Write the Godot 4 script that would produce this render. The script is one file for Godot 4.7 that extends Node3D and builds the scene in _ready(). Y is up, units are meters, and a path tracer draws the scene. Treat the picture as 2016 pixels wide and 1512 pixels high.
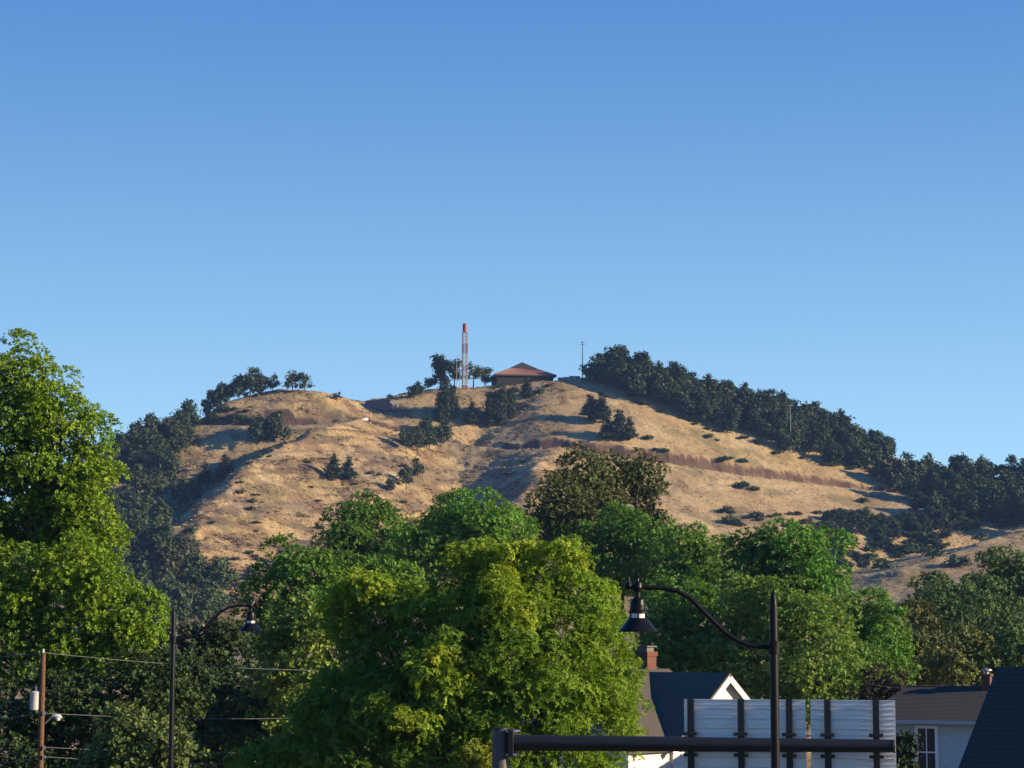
extends Node3D
# A dry oak-studded hill behind a small town, evening sun from the right.

const F := 4287.0            # focal length of the photograph in its own pixels (2016 wide)
const EYE := Vector3(0, 9.5, 0)
var pitch := atan((1250.0 - 756.0) / F)
var used := {}
var mats := {}
var rng := RandomNumberGenerator.new()

# ------------------------------------------------------------------ helpers
func ray(u: float, v: float) -> Vector3:
	var a := (u - 1008.0) / F
	var b := (756.0 - v) / F
	var c := cos(pitch)
	var s := sin(pitch)
	return Vector3(a, b * c + s, -c + b * s)

func at(u: float, v: float, d: float) -> Vector3:
	var r := ray(u, v)
	return EYE + r * (d / -r.z)

func numbered(n: String) -> String:
	if not used.has(n):
		used[n] = 0
		return n
	used[n] += 1
	return "%s_%03d" % [n, used[n]]

func tag(o: Node, label: String, category: String, group := "") -> Node:
	o.set_meta("label", label)
	o.set_meta("category", category)
	if group != "":
		o.set_meta("group", group)
	return o

func thing(called: String, label: String, category: String, where: Vector3, turn := 0.0, group := "") -> Node3D:
	var o := Node3D.new()
	o.name = numbered(called)
	add_child(o)
	o.position = where
	o.rotation.y = turn
	tag(o, label, category, group)
	return o

func st_new() -> SurfaceTool:
	var st := SurfaceTool.new()
	st.begin(Mesh.PRIMITIVE_TRIANGLES)
	st.set_smooth_group(-1)
	return st

func tri(st: SurfaceTool, a: Vector3, b: Vector3, c: Vector3) -> void:   # counter-clockwise seen from outside
	st.add_vertex(a)
	st.add_vertex(c)
	st.add_vertex(b)

func quad(st: SurfaceTool, a: Vector3, b: Vector3, c: Vector3, d: Vector3) -> void:
	tri(st, a, b, c)
	tri(st, a, c, d)

func box(st: SurfaceTool, c: Vector3, size: Vector3, b := Basis.IDENTITY) -> void:
	var h := size * 0.5
	var p := []
	for k in 8:
		p.append(c + b * Vector3(h.x * (1 if k & 1 else -1), h.y * (1 if k & 2 else -1), h.z * (1 if k & 4 else -1)))
	quad(st, p[4], p[5], p[7], p[6])
	quad(st, p[1], p[0], p[2], p[3])
	quad(st, p[5], p[1], p[3], p[7])
	quad(st, p[0], p[4], p[6], p[2])
	quad(st, p[6], p[7], p[3], p[2])
	quad(st, p[0], p[1], p[5], p[4])

func frame_of(dir: Vector3) -> Basis:
	var y := dir.normalized()
	var x := y.cross(Vector3(0.31, 0.2, 0.93)).normalized()
	return Basis(x, y, x.cross(y))

func tube(st: SurfaceTool, pts: Array, radii: Array, n := 10, caps := true) -> void:
	var rings := []
	for i in pts.size():
		var p: Vector3 = pts[i]
		var dir: Vector3 = (pts[min(i + 1, pts.size() - 1)] as Vector3) - (pts[max(i - 1, 0)] as Vector3)
		var f := frame_of(dir)
		var ring := []
		for k in n:
			var a := TAU * k / n
			ring.append(p + (f.x * cos(a) - f.z * sin(a)) * float(radii[i]))
		rings.append(ring)
	st.set_smooth_group(1)
	for i in pts.size() - 1:
		for k in n:
			var k2 := (k + 1) % n
			quad(st, rings[i][k], rings[i][k2], rings[i + 1][k2], rings[i + 1][k])
	st.set_smooth_group(-1)
	if caps:
		var last := pts.size() - 1
		for k in n:
			var k2 := (k + 1) % n
			tri(st, pts[0], rings[0][k2], rings[0][k])
			tri(st, pts[last], rings[last][k], rings[last][k2])

func lathe(st: SurfaceTool, c: Vector3, prof: Array, n := 20) -> void:   # prof: [radius, y] from bottom to top along the outside
	st.set_smooth_group(-1)
	for i in prof.size() - 1:
		st.set_smooth_group(2 + i)
		for k in n:
			var a := TAU * k / n
			var b := TAU * (k + 1) / n
			var r0: float = prof[i][0]
			var r1: float = prof[i + 1][0]
			var p0 := c + Vector3(cos(a) * r0, prof[i][1], -sin(a) * r0)
			var p1 := c + Vector3(cos(b) * r0, prof[i][1], -sin(b) * r0)
			var p2 := c + Vector3(cos(b) * r1, prof[i + 1][1], -sin(b) * r1)
			var p3 := c + Vector3(cos(a) * r1, prof[i + 1][1], -sin(a) * r1)
			if r0 > 0.0001:
				tri(st, p0, p1, p2)
			if r1 > 0.0001:
				tri(st, p0, p2, p3)
	st.set_smooth_group(-1)

func build(st: SurfaceTool, called: String, m: Material, parent: Node) -> MeshInstance3D:
	st.generate_normals()
	var o := MeshInstance3D.new()
	o.mesh = st.commit()
	o.material_override = m
	o.name = numbered(called) if parent == self else called
	parent.add_child(o, true)
	return o

func part_box(called: String, m: Material, parent: Node, c: Vector3, size: Vector3, b := Basis.IDENTITY) -> MeshInstance3D:
	var st := st_new()
	box(st, c, size, b)
	return build(st, called, m, parent)

func lin(r: float, g: float, b: float) -> Color:
	return Color(r, g, b).linear_to_srgb()

func noise_tex(freq: float, lo: Color, hi: Color, normal := false, strength := 4.0, kind := FastNoiseLite.TYPE_SIMPLEX_SMOOTH, sd := 3, oct := 5) -> NoiseTexture2D:
	var n := FastNoiseLite.new()
	n.noise_type = kind
	n.frequency = freq
	n.fractal_octaves = oct
	n.seed = sd
	var t := NoiseTexture2D.new()
	t.width = 512
	t.height = 512
	t.seamless = true
	t.noise = n
	if normal:
		t.as_normal_map = true
		t.bump_strength = strength
	else:
		var g := Gradient.new()
		g.set_color(0, lo)
		g.set_color(1, hi)
		t.color_ramp = g
	return t

func mat(key: String, c: Color, rough := 0.8, metal := 0.0) -> StandardMaterial3D:
	if not mats.has(key):
		var m := StandardMaterial3D.new()
		m.resource_name = key
		m.albedo_color = c
		m.roughness = rough
		m.metallic = metal
		mats[key] = m
	return mats[key]

func mottled(key: String, c: Color, scale: float, rough := 0.8, contrast := 0.35, bump := 0.0, metal := 0.0) -> StandardMaterial3D:
	if mats.has(key):
		return mats[key]
	var m := mat(key, c, rough, metal)
	var k := 1.0 - contrast
	m.albedo_texture = noise_tex(0.02, Color(k, k, k), Color(1, 1, 1), false, 1.0, FastNoiseLite.TYPE_SIMPLEX_SMOOTH, key.length() + 7)
	m.uv1_triplanar = true
	m.uv1_world_triplanar = true
	m.uv1_scale = Vector3.ONE / scale
	if bump > 0.0:
		m.normal_enabled = true
		m.normal_texture = noise_tex(0.04, Color.BLACK, Color.WHITE, true, 6.0, FastNoiseLite.TYPE_SIMPLEX_SMOOTH, 11)
		m.normal_scale = bump
	return m

func leaf_mat(key: String, tint := Color(1, 1, 1), through := 0.55) -> StandardMaterial3D:
	if mats.has(key):
		return mats[key]
	var m := mat(key, tint, 0.55)
	m.vertex_color_use_as_albedo = true
	m.cull_mode = BaseMaterial3D.CULL_DISABLED
	m.metallic_specular = 0.28
	m.backlight_enabled = true
	m.backlight = Color(through, through, through * 0.5)
	return m

# ------------------------------------------------------------------ terrain
const GX0 := -900.0
const GD0 := 30.0
const GS := 14.0
const GNX := 130
const GND := 130
var hgrid := PackedFloat32Array()
var n_big := FastNoiseLite.new()
var n_mid := FastNoiseLite.new()
var n_fine := FastNoiseLite.new()
var n_tint := FastNoiseLite.new()
var tracks := []
var creases := []
var riser := 0.0               # how far the last point asked for lies on a terrace bank

func near_d(d: float) -> float:       # depth of a point of the hill given its rough depth
	return d if d > 1205.0 else 1205.0 - (1205.0 - d) * 0.68

func tps(r2: float) -> float:
	return 0.0 if r2 < 1e-9 else r2 * log(r2)

func shape_hill() -> void:
	var P := []   # [x, d, h]
	var crest := [[-300, 1180, 960], [-100, 1080, 1000], [100, 965, 1040], [200, 915, 1070], [300, 872, 1110], [370, 842, 1140], [400, 822, 1150], [440, 795, 1150], [480, 782, 1150], [560, 771, 1150], [620, 774, 1150], [660, 786, 1150], [700, 806, 1155], [730, 812, 1160], [770, 798, 1170], [850, 775, 1180],
		[900, 764, 1195], [960, 757, 1205], [1050, 752, 1210], [1150, 751, 1210], [1210, 752, 1212], [1280, 756, 1215], [1350, 772, 1215], [1400, 785, 1215], [1500, 810, 1215], [1600, 842, 1215], [1700, 874, 1215], [1760, 902, 1210], [1830, 925, 1205], [1900, 935, 1200], [2016, 945, 1200], [2300, 985, 1200], [2800, 1080, 1180]]
	for c in crest:
		var cd := near_d(c[2])
		var p := at(c[0], c[1], cd)
		P.append([p.x, cd, p.y])
		P.append([p.x * 1.08, cd + 110.0, p.y - 30.0])
		if P.size() % 3 == 0:
			P.append([p.x * 1.2, cd + 330.0, p.y * 0.45])
	var face := [
		# hidden ground behind the saddle
		[690, 832, 1222], [725, 842, 1235], [760, 830, 1240], [700, 850, 1290], [740, 850, 1300],
		# left knob and the slope below it
		[420, 828, 1128], [500, 830, 1122], [580, 835, 1118], [650, 832, 1122],
		[330, 900, 1085], [280, 945, 1040], [420, 862, 1110], [480, 868, 1100], [230, 985, 985], [190, 1040, 900], [100, 1100, 800], [-100, 1200, 700],
		# ravine left of the spur
		[640, 846, 1112], [560, 868, 1086], [490, 900, 1060], [420, 945, 1012], [360, 990, 955], [310, 1040, 885], [260, 1100, 800],
		# left spur
		[700, 838, 1112], [650, 858, 1066], [590, 880, 1022], [520, 914, 968], [455, 955, 918], [400, 1005, 868], [372, 1050, 815], [350, 1110, 740],
		# its right flank
		[760, 880, 1062], [700, 915, 1010], [640, 960, 955], [560, 1010, 895], [520, 1070, 820], [480, 1130, 735], [450, 1200, 640],
		# gully, small spur, hollow, second spur
		[820, 870, 1100], [850, 905, 1066], [810, 925, 1022], [770, 955, 982], [730, 1000, 930], [930, 890, 1092], [930, 935, 1050], [900, 985, 1000], [840, 1030, 935],
		[1090, 905, 1046], [1062, 945, 992], [1035, 990, 940], [990, 1040, 885], [900, 1110, 790],
		# main face
		[900, 800, 1160], [960, 830, 1142], [1000, 757, 1190], [1060, 756, 1188], [1110, 757, 1190], [1030, 800, 1158], [1100, 830, 1128], [1180, 800, 1158], [1200, 860, 1098], [1300, 830, 1142], [1300, 880, 1096], [1223, 776, 1186], [1345, 826, 1158], [1427, 845, 1156], [1500, 876, 1146], [1555, 904, 1140], [1645, 913, 1152], [1732, 931, 1158],
		[1150, 950, 1010], [1250, 930, 1045], [1350, 960, 1030], [1450, 940, 1080], [1500, 985, 1030], [1300, 1020, 940], [1420, 1020, 975], [1600, 960, 1096], [1600, 1000, 1040], [1720, 965, 1120], [1720, 1002, 1066], [1850, 975, 1120], [1850, 1010, 1060], [1980, 985, 1110], [2016, 1018, 1050],
		# ravine at the lower right, then the spur before it
		[1560, 1050, 950], [1650, 1060, 955], [1760, 1062, 970], [1880, 1050, 990], [2016, 1040, 1010], [1640, 1120, 870], [1760, 1098, 900], [1880, 1072, 930],
		[2100, 1045, 880], [2016, 1062, 845], [1930, 1088, 815], [1840, 1118, 785], [1760, 1146, 755], [1690, 1180, 720],
		[2016, 1130, 720], [1900, 1170, 690], [2300, 1100, 820], [2600, 1180, 760],
		# foot
		[1200, 1080, 830], [1450, 1100, 830], [1100, 1180, 680], [1500, 1200, 680], [700, 1200, 660]]
	for c in face:
		var cd := near_d(c[2])
		var p := at(c[0], c[1], cd)
		P.append([p.x, cd, p.y])
	for d in [[740.0, 10.0], [620.0, 6.0], [480.0, 4.0], [300.0, 2.0], [180.0, 0.9], [90.0, 0.3], [30.0, 0.0]]:
		for k in 5:
			P.append([(k - 2) * (60.0 + d[0] * 0.3), d[0], d[1]])
	for k in [[-900, 1000, 20], [-900, 1500, 15], [-900, 500, 4], [-600, 300, 3], [-900, 100, 0], [900, 1000, 60], [900, 1500, 60], [900, 500, 20], [600, 250, 4], [900, 100, 0], [-400, 1850, 10], [0, 1850, 30], [500, 1850, 30], [-620, 1250, 60]]:
		P.append([float(k[0]), float(k[1]), float(k[2])])
	var n := P.size()
	var m := n + 3
	var A := []
	for i in m:
		var row := PackedFloat64Array()
		row.resize(m + 1)
		A.append(row)
	for i in n:
		for j in n:
			var dx: float = (P[i][0] - P[j][0]) * 0.01
			var dz: float = (P[i][1] - P[j][1]) * 0.01
			A[i][j] = tps(dx * dx + dz * dz)
		A[i][i] += 0.004
		A[i][n] = 1.0
		A[i][n + 1] = P[i][0] * 0.01
		A[i][n + 2] = P[i][1] * 0.01
		A[i][m] = P[i][2]
		A[n][i] = 1.0
		A[n + 1][i] = P[i][0] * 0.01
		A[n + 2][i] = P[i][1] * 0.01
	for c in m:
		var best := c
		for r in range(c + 1, m):
			if absf(A[r][c]) > absf(A[best][c]):
				best = r
		var sw = A[c]
		A[c] = A[best]
		A[best] = sw
		var pr: PackedFloat64Array = A[c]
		for r in range(c + 1, m):
			var f: float = A[r][c] / pr[c]
			if f != 0.0:
				var rr: PackedFloat64Array = A[r]
				for k in range(c, m + 1):
					rr[k] -= f * pr[k]
				A[r] = rr
	var w := PackedFloat64Array()
	w.resize(m)
	for r in range(m - 1, -1, -1):
		var s: float = A[r][m]
		for k in range(r + 1, m):
			s -= A[r][k] * w[k]
		w[r] = s / A[r][r]
	var px := PackedFloat64Array()
	var pd := PackedFloat64Array()
	for p in P:
		px.append(p[0] * 0.01)
		pd.append(p[1] * 0.01)
	hgrid.resize(GNX * GND)
	for j in GND:
		var d := (GD0 + j * GS) * 0.01
		for i in GNX:
			var x := (GX0 + i * GS) * 0.01
			var h := w[n] + w[n + 1] * x + w[n + 2] * d
			for k in n:
				var ax := x - px[k]
				var ad := d - pd[k]
				var r2 := ax * ax + ad * ad
				if r2 > 1e-9:
					h += w[k] * r2 * log(r2)
			hgrid[j * GNX + i] = h

func cubic(a: float, b: float, c: float, d: float, t: float) -> float:
	return b + 0.5 * t * (c - a + t * (2.0 * a - 5.0 * b + 4.0 * c - d + t * (3.0 * (b - c) + d - a)))

func base_h(x: float, d: float) -> float:
	var fx := clampf((x - GX0) / GS, 1.0, GNX - 2.01)
	var fd := clampf((d - GD0) / GS, 1.0, GND - 2.01)
	var i := int(fx)
	var j := int(fd)
	var tx := fx - i
	var o := (j - 1) * GNX + i - 1
	var a := cubic(hgrid[o], hgrid[o + 1], hgrid[o + 2], hgrid[o + 3], tx)
	o += GNX
	var b := cubic(hgrid[o], hgrid[o + 1], hgrid[o + 2], hgrid[o + 3], tx)
	o += GNX
	var c := cubic(hgrid[o], hgrid[o + 1], hgrid[o + 2], hgrid[o + 3], tx)
	o += GNX
	var e := cubic(hgrid[o], hgrid[o + 1], hgrid[o + 2], hgrid[o + 3], tx)
	return cubic(a, b, c, e, fd - j)

func add_crease(px: Array, amp: float, w: float) -> void:
	var pts := []
	for c in px:
		var dd := near_d(c[2])
		var p := at(c[0], c[1], dd)
		pts.append(Vector2(p.x, dd))
	creases.append({"pts": pts, "amp": amp, "w": w})

func crease_h(x: float, d: float) -> float:
	var sum := 0.0
	for c in creases:
		var pts: Array = c.pts
		var best := 1e9
		var wx := x + n_mid.get_noise_2d(x * 0.5, d * 0.5) * 9.0
		for k in pts.size() - 1:
			var a: Vector2 = pts[k]
			var e: Vector2 = pts[k + 1] - a
			var o := Vector2(wx, d) - a
			var s := clampf(o.dot(e) / e.length_squared(), 0.0, 1.0)
			best = minf(best, (o - e * s).length_squared())
		var q: float = sqrt(best) / c.w
		if q < 4.0:
			sum += c.amp * exp(-sqrt(q * q + 0.06)) * (1.0 - q * 0.25)
	return sum

func rough_h(x: float, d: float) -> float:
	var h := base_h(x, d)
	riser = 0.0
	if d > 780.0 and d < 1240.0 and x > -330.0 and x < 330.0:
		h += crease_h(x, d)
	var k := smoothstep(500.0, 800.0, d)
	if k <= 0.0:
		return h
	var left := 1.0 - smoothstep(-10.0, 60.0, x)
	var big := n_big.get_noise_2d(x, d)
	h += k * (big * (1.2 + 1.3 * left))
	var mid := n_mid.get_noise_2d(x * 0.7, d)
	h += k * mid * (0.4 + 0.9 * left)
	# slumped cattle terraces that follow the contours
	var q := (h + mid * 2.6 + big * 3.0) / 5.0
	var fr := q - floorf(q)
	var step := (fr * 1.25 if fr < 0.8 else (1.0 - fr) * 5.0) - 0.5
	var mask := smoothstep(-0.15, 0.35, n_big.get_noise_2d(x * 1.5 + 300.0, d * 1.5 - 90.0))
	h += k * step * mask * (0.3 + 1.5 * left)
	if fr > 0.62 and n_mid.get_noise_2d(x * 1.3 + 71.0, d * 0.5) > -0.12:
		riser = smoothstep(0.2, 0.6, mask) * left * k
	h += k * n_fine.get_noise_2d(x, d) * 0.3
	return h

# hill height with the road cut in: returns [height, cut (0..1), surface (0..1), fill(0..1)]
func land(x: float, d: float) -> Array:
	var h := rough_h(x, d)
	var cut := 0.0
	var surf := 0.0
	var fill := 0.0
	for t in tracks:
		var pts: Array = t.pts
		if x < t.x0 or x > t.x1 or d < t.d0 or d > t.d1:
			continue
		var best := 1e9
		var rh := 0.0
		var side := 0.0
		for k in pts.size() - 1:
			var a: Vector3 = pts[k]
			var b: Vector3 = pts[k + 1]
			var ex := b.x - a.x
			var ed := b.z - a.z
			var s := clampf(((x - a.x) * ex + (d - a.z) * ed) / (ex * ex + ed * ed), 0.0, 1.0)
			var ox := x - a.x - ex * s
			var od := d - a.z - ed * s
			var q := ox * ox + od * od
			if q < best:
				best = q
				rh = lerpf(a.y, b.y, s)
				side = ex * od - ed * ox
		var off := sqrt(best) * signf(side)
		var wob: float = n_mid.get_noise_2d(x * 2.0, d * 2.0) * t.w * 0.35
		if off >= 0.0:
			var e: float = off - t.w + wob
			if e <= 0.0:
				h = lerpf(h, rh, t.k)
				surf = maxf(surf, t.k)
			else:
				var top: float = rh + e * t.cut
				if top < h:
					h = top
					cut = maxf(cut, 1.0 if t.w > 2.0 else 0.6)
		else:
			var e: float = -off - t.w + wob
			if e <= 0.0:
				h = lerpf(h, rh, t.k)
				surf = maxf(surf, t.k)
			else:
				var low: float = rh - e * 0.75
				if low > h and e < 14.0:
					h = low
					fill = maxf(fill, 1.0)
	return [h, cut, surf, fill]

func height(x: float, d: float) -> float:
	return land(x, d)[0]

# where the sight line through a pixel meets the hill (or a point at the given depth, set on the ground)
func hit(u: float, v: float, from := 560.0, upto := 1230.0, carved := true) -> Vector3:
	var r := ray(u, v)
	r /= -r.z
	var d := from
	var last := d
	while d < upto:
		var p := EYE + r * d
		var h := height(p.x, d) if carved else rough_h(p.x, d)
		if h > p.y:
			var lo := last
			var hi := d
			for k in 7:
				var mm := (lo + hi) * 0.5
				var pm := EYE + r * mm
				if (height(pm.x, mm) if carved else rough_h(pm.x, mm)) > pm.y:
					hi = mm
				else:
					lo = mm
			return EYE + r * hi
		last = d
		d += 6.0
	return Vector3.INF

func stand(u: float, v: float, d_else := 1200.0) -> Vector3:
	var p := hit(u, v)
	if p == Vector3.INF:
		var dd := near_d(d_else)
		p = at(u, v, dd)
		p.y = height(p.x, dd)
	return p

func on_ground(u: float, d: float) -> Vector3:
	var p := at(u, 1400, d)
	return Vector3(p.x, height(p.x, d), -d)

func add_track(px: Array, w: float, cut: float, k: float, drop := 0.0) -> void:
	var pts := []
	for c in px:
		var p := hit(c[0], c[1], 600.0, 1230.0, false)
		if p == Vector3.INF:
			continue
		pts.append(Vector3(p.x, p.y - drop, -p.z))
	for pass_ in 2:
		for i in range(1, pts.size() - 1):
			var a: Vector3 = pts[i]
			a = a * 0.5 + (pts[i - 1] as Vector3) * 0.25 + (pts[i + 1] as Vector3) * 0.25
			pts[i] = a
	var t := {"pts": pts, "w": w, "cut": cut, "k": k, "x0": 1e9, "x1": -1e9, "d0": 1e9, "d1": -1e9}
	for p in pts:
		t.x0 = minf(t.x0, p.x - 26.0)
		t.x1 = maxf(t.x1, p.x + 26.0)
		t.d0 = minf(t.d0, p.z - 26.0)
		t.d1 = maxf(t.d1, p.z + 26.0)
	tracks.append(t)

# patches of dead weeds and brush that run along the contours of the left and middle slopes
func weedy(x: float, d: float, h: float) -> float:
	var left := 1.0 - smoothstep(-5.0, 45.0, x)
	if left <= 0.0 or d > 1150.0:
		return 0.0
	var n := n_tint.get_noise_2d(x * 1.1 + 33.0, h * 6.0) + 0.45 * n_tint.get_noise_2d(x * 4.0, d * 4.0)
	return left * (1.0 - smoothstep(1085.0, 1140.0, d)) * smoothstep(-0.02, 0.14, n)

func make_hill() -> void:
	n_big.frequency = 0.011
	n_big.fractal_octaves = 3
	n_big.seed = 4
	n_mid.frequency = 0.04
	n_mid.fractal_octaves = 3
	n_mid.seed = 9
	n_fine.frequency = 0.16
	n_fine.fractal_octaves = 3
	n_fine.seed = 21
	n_tint.frequency = 0.02
	n_tint.fractal_octaves = 5
	n_tint.seed = 33
	shape_hill()
	add_crease([[700, 838, 1112], [650, 858, 1066], [590, 880, 1022], [520, 914, 968], [455, 955, 918], [400, 1005, 868], [372, 1050, 815], [350, 1110, 740]], 7.0, 14.0)
	add_crease([[640, 846, 1112], [560, 868, 1086], [490, 900, 1060], [420, 945, 1012], [360, 990, 955], [310, 1040, 885]], -9.0, 15.0)
	add_crease([[930, 890, 1092], [930, 935, 1050], [900, 985, 1000], [840, 1030, 935]], -7.0, 13.0)
	add_crease([[1090, 905, 1046], [1062, 945, 992], [1035, 990, 940], [990, 1040, 885]], 6.0, 13.0)
	add_crease([[850, 905, 1066], [800, 950, 1010], [740, 1000, 940]], -5.0, 10.0)
	add_crease([[800, 915, 1035], [760, 950, 985], [720, 990, 930]], 4.5, 10.0)
	add_crease([[1000, 800, 1165], [960, 835, 1140], [930, 870, 1112]], -5.0, 12.0)
	add_crease([[2016, 1040, 1010], [1880, 1052, 985], [1760, 1066, 965], [1650, 1090, 920]], -15.0, 20.0)
	add_crease([[2016, 1062, 845], [1930, 1088, 815], [1840, 1118, 785], [1760, 1146, 755]], 5.0, 14.0)
	add_crease([[620, 925, 975], [560, 975, 915], [520, 1030, 850]], 3.0, 9.0)
	add_track([[690, 829], [740, 837], [800, 849], [880, 863], [960, 873], [1050, 882], [1150, 892], [1250, 903], [1350, 915], [1450, 927], [1550, 939], [1650, 950], [1740, 962], [1860, 970]], 3.8, 1.9, 1.0, 2.6)
	add_track([[392, 838], [430, 837], [470, 837], [530, 840], [600, 840], [650, 835], [690, 829]], 2.6, 1.7, 1.0, 0.2)
	add_track([[545, 892], [590, 884], [640, 884], [700, 888], [760, 898], [810, 905]], 1.1, 0.8, 0.9)
	add_track([[830, 928], [900, 928], [960, 922], [1040, 915]], 1.0, 0.9, 0.8)
	add_track([[400, 1012], [450, 985], [520, 985], [600, 992]], 0.9, 0.8, 0.7)
	var us := []
	var u := -1500.0
	while u < 3500.0:
		us.append(u)
		u += 4.2 if u > -40.0 and u < 2056.0 else 30.0
	var ds := []
	var d := 100.0
	while d < 1780.0:
		ds.append(d)
		d += 1.6 if d > 790.0 and d < 1236.0 else (7.0 if d > 350.0 and d < 1300.0 else 16.0)
	var nu := us.size()
	var nd := ds.size()
	var verts := PackedVector3Array()
	var cols := PackedColorArray()
	verts.resize(nu * nd)
	cols.resize(nu * nd)
	var straw := Color(0.52, 0.375, 0.185)
	var pale := Color(0.60, 0.465, 0.26)
	var rust := Color(0.27, 0.165, 0.09)
	var sage := Color(0.22, 0.19, 0.085)
	var soil := Color(0.15, 0.088, 0.062)
	var gravel := Color(0.36, 0.29, 0.21)
	for j in nd:
		var dd: float = ds[j]
		for i in nu:
			var x: float = (us[i] - 1008.0) / F * dd * 1.02
			var l := land(x, dd)
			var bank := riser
			verts[j * nu + i] = Vector3(x, l[0], -dd)
			var t := n_tint.get_noise_2d(x, dd * 0.8)
			var c := straw.lerp(pale, clampf(t * 1.6 + 0.2, 0.0, 1.0))
			var t2 := n_tint.get_noise_2d(x * 2.3 + 500.0, dd * 2.3)
			c = c.lerp(rust, clampf(t2 * 3.2 - 0.1, 0.0, 0.8) * (0.45 if x > 30.0 else 1.0))
			var t3 := n_tint.get_noise_2d(x * 1.4 - 700.0, dd * 1.4 + 200.0)
			c = c.lerp(sage, clampf(t3 * 3.0 - 0.45, 0.0, 0.7))
			var g := n_fine.get_noise_2d(x * 3.0, dd * 3.0)
			c = c * (1.0 + g * 0.4)
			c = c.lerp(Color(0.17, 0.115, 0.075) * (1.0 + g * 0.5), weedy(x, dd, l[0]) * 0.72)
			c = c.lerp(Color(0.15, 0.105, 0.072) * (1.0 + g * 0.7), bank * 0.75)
			if l[1] > 0.0:
				c = c.lerp(soil * (1.0 + g * 0.6), l[1])
			elif l[2] > 0.0:
				c = c.lerp(gravel * (1.0 + g * 0.2), l[2])
			elif l[3] > 0.0:
				c = c.lerp(gravel, 0.3)
			c.a = 1.0
			cols[j * nu + i] = c
	var idx := PackedInt32Array()
	idx.resize((nu - 1) * (nd - 1) * 6)
	var q := 0
	for j in nd - 1:
		for i in nu - 1:
			var a := j * nu + i
			idx[q] = a
			idx[q + 1] = a + nu
			idx[q + 2] = a + 1
			idx[q + 3] = a + 1
			idx[q + 4] = a + nu
			idx[q + 5] = a + nu + 1
			q += 6
	var norms := PackedVector3Array()
	norms.resize(nu * nd)
	for j in nd:
		for i in nu:
			var a := verts[j * nu + mini(i + 1, nu - 1)] - verts[j * nu + maxi(i - 1, 0)]
			var b := verts[mini(j + 1, nd - 1) * nu + i] - verts[maxi(j - 1, 0) * nu + i]
			norms[j * nu + i] = a.cross(b).normalized()
	var arr := []
	arr.resize(Mesh.ARRAY_MAX)
	arr[Mesh.ARRAY_VERTEX] = verts
	arr[Mesh.ARRAY_NORMAL] = norms
	arr[Mesh.ARRAY_COLOR] = cols
	arr[Mesh.ARRAY_INDEX] = idx
	var am := ArrayMesh.new()
	am.add_surface_from_arrays(Mesh.PRIMITIVE_TRIANGLES, arr)
	var m := mat("dry_grass", Color(1, 1, 1), 0.95)
	m.vertex_color_use_as_albedo = true
	m.albedo_texture = noise_tex(0.03, Color(0.62, 0.60, 0.56), Color(1, 1, 1), false, 1.0, FastNoiseLite.TYPE_SIMPLEX_SMOOTH, 5, 6)
	m.uv1_triplanar = true
	m.uv1_world_triplanar = true
	m.uv1_scale = Vector3.ONE / 17.0
	m.normal_enabled = true
	m.normal_texture = noise_tex(0.05, Color.BLACK, Color.WHITE, true, 8.0, FastNoiseLite.TYPE_SIMPLEX_SMOOTH, 8, 5)
	m.normal_scale = 0.9
	var o := MeshInstance3D.new()
	o.name = "hill"
	o.mesh = am
	o.material_override = m
	add_child(o)
	o.set_meta("kind", "structure")
	o.set_meta("label", "dry golden grass hill with road cut and spurs")

func scatter(called: String, label: String, mesh: Mesh, m: Material, tf: Array, tint: Array) -> void:
	var mm := MultiMesh.new()
	mm.transform_format = MultiMesh.TRANSFORM_3D
	mm.use_colors = true
	mm.mesh = mesh
	mm.instance_count = tf.size()
	for k in tf.size():
		mm.set_instance_transform(k, tf[k])
		mm.set_instance_color(k, tint[k])
	var mi := MultiMeshInstance3D.new()
	mi.name = called
	mi.multimesh = mm
	mi.material_override = m
	add_child(mi)
	mi.set_meta("kind", "stuff")
	tag(mi, label, "grass" if "grass" in label else "brush")

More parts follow.
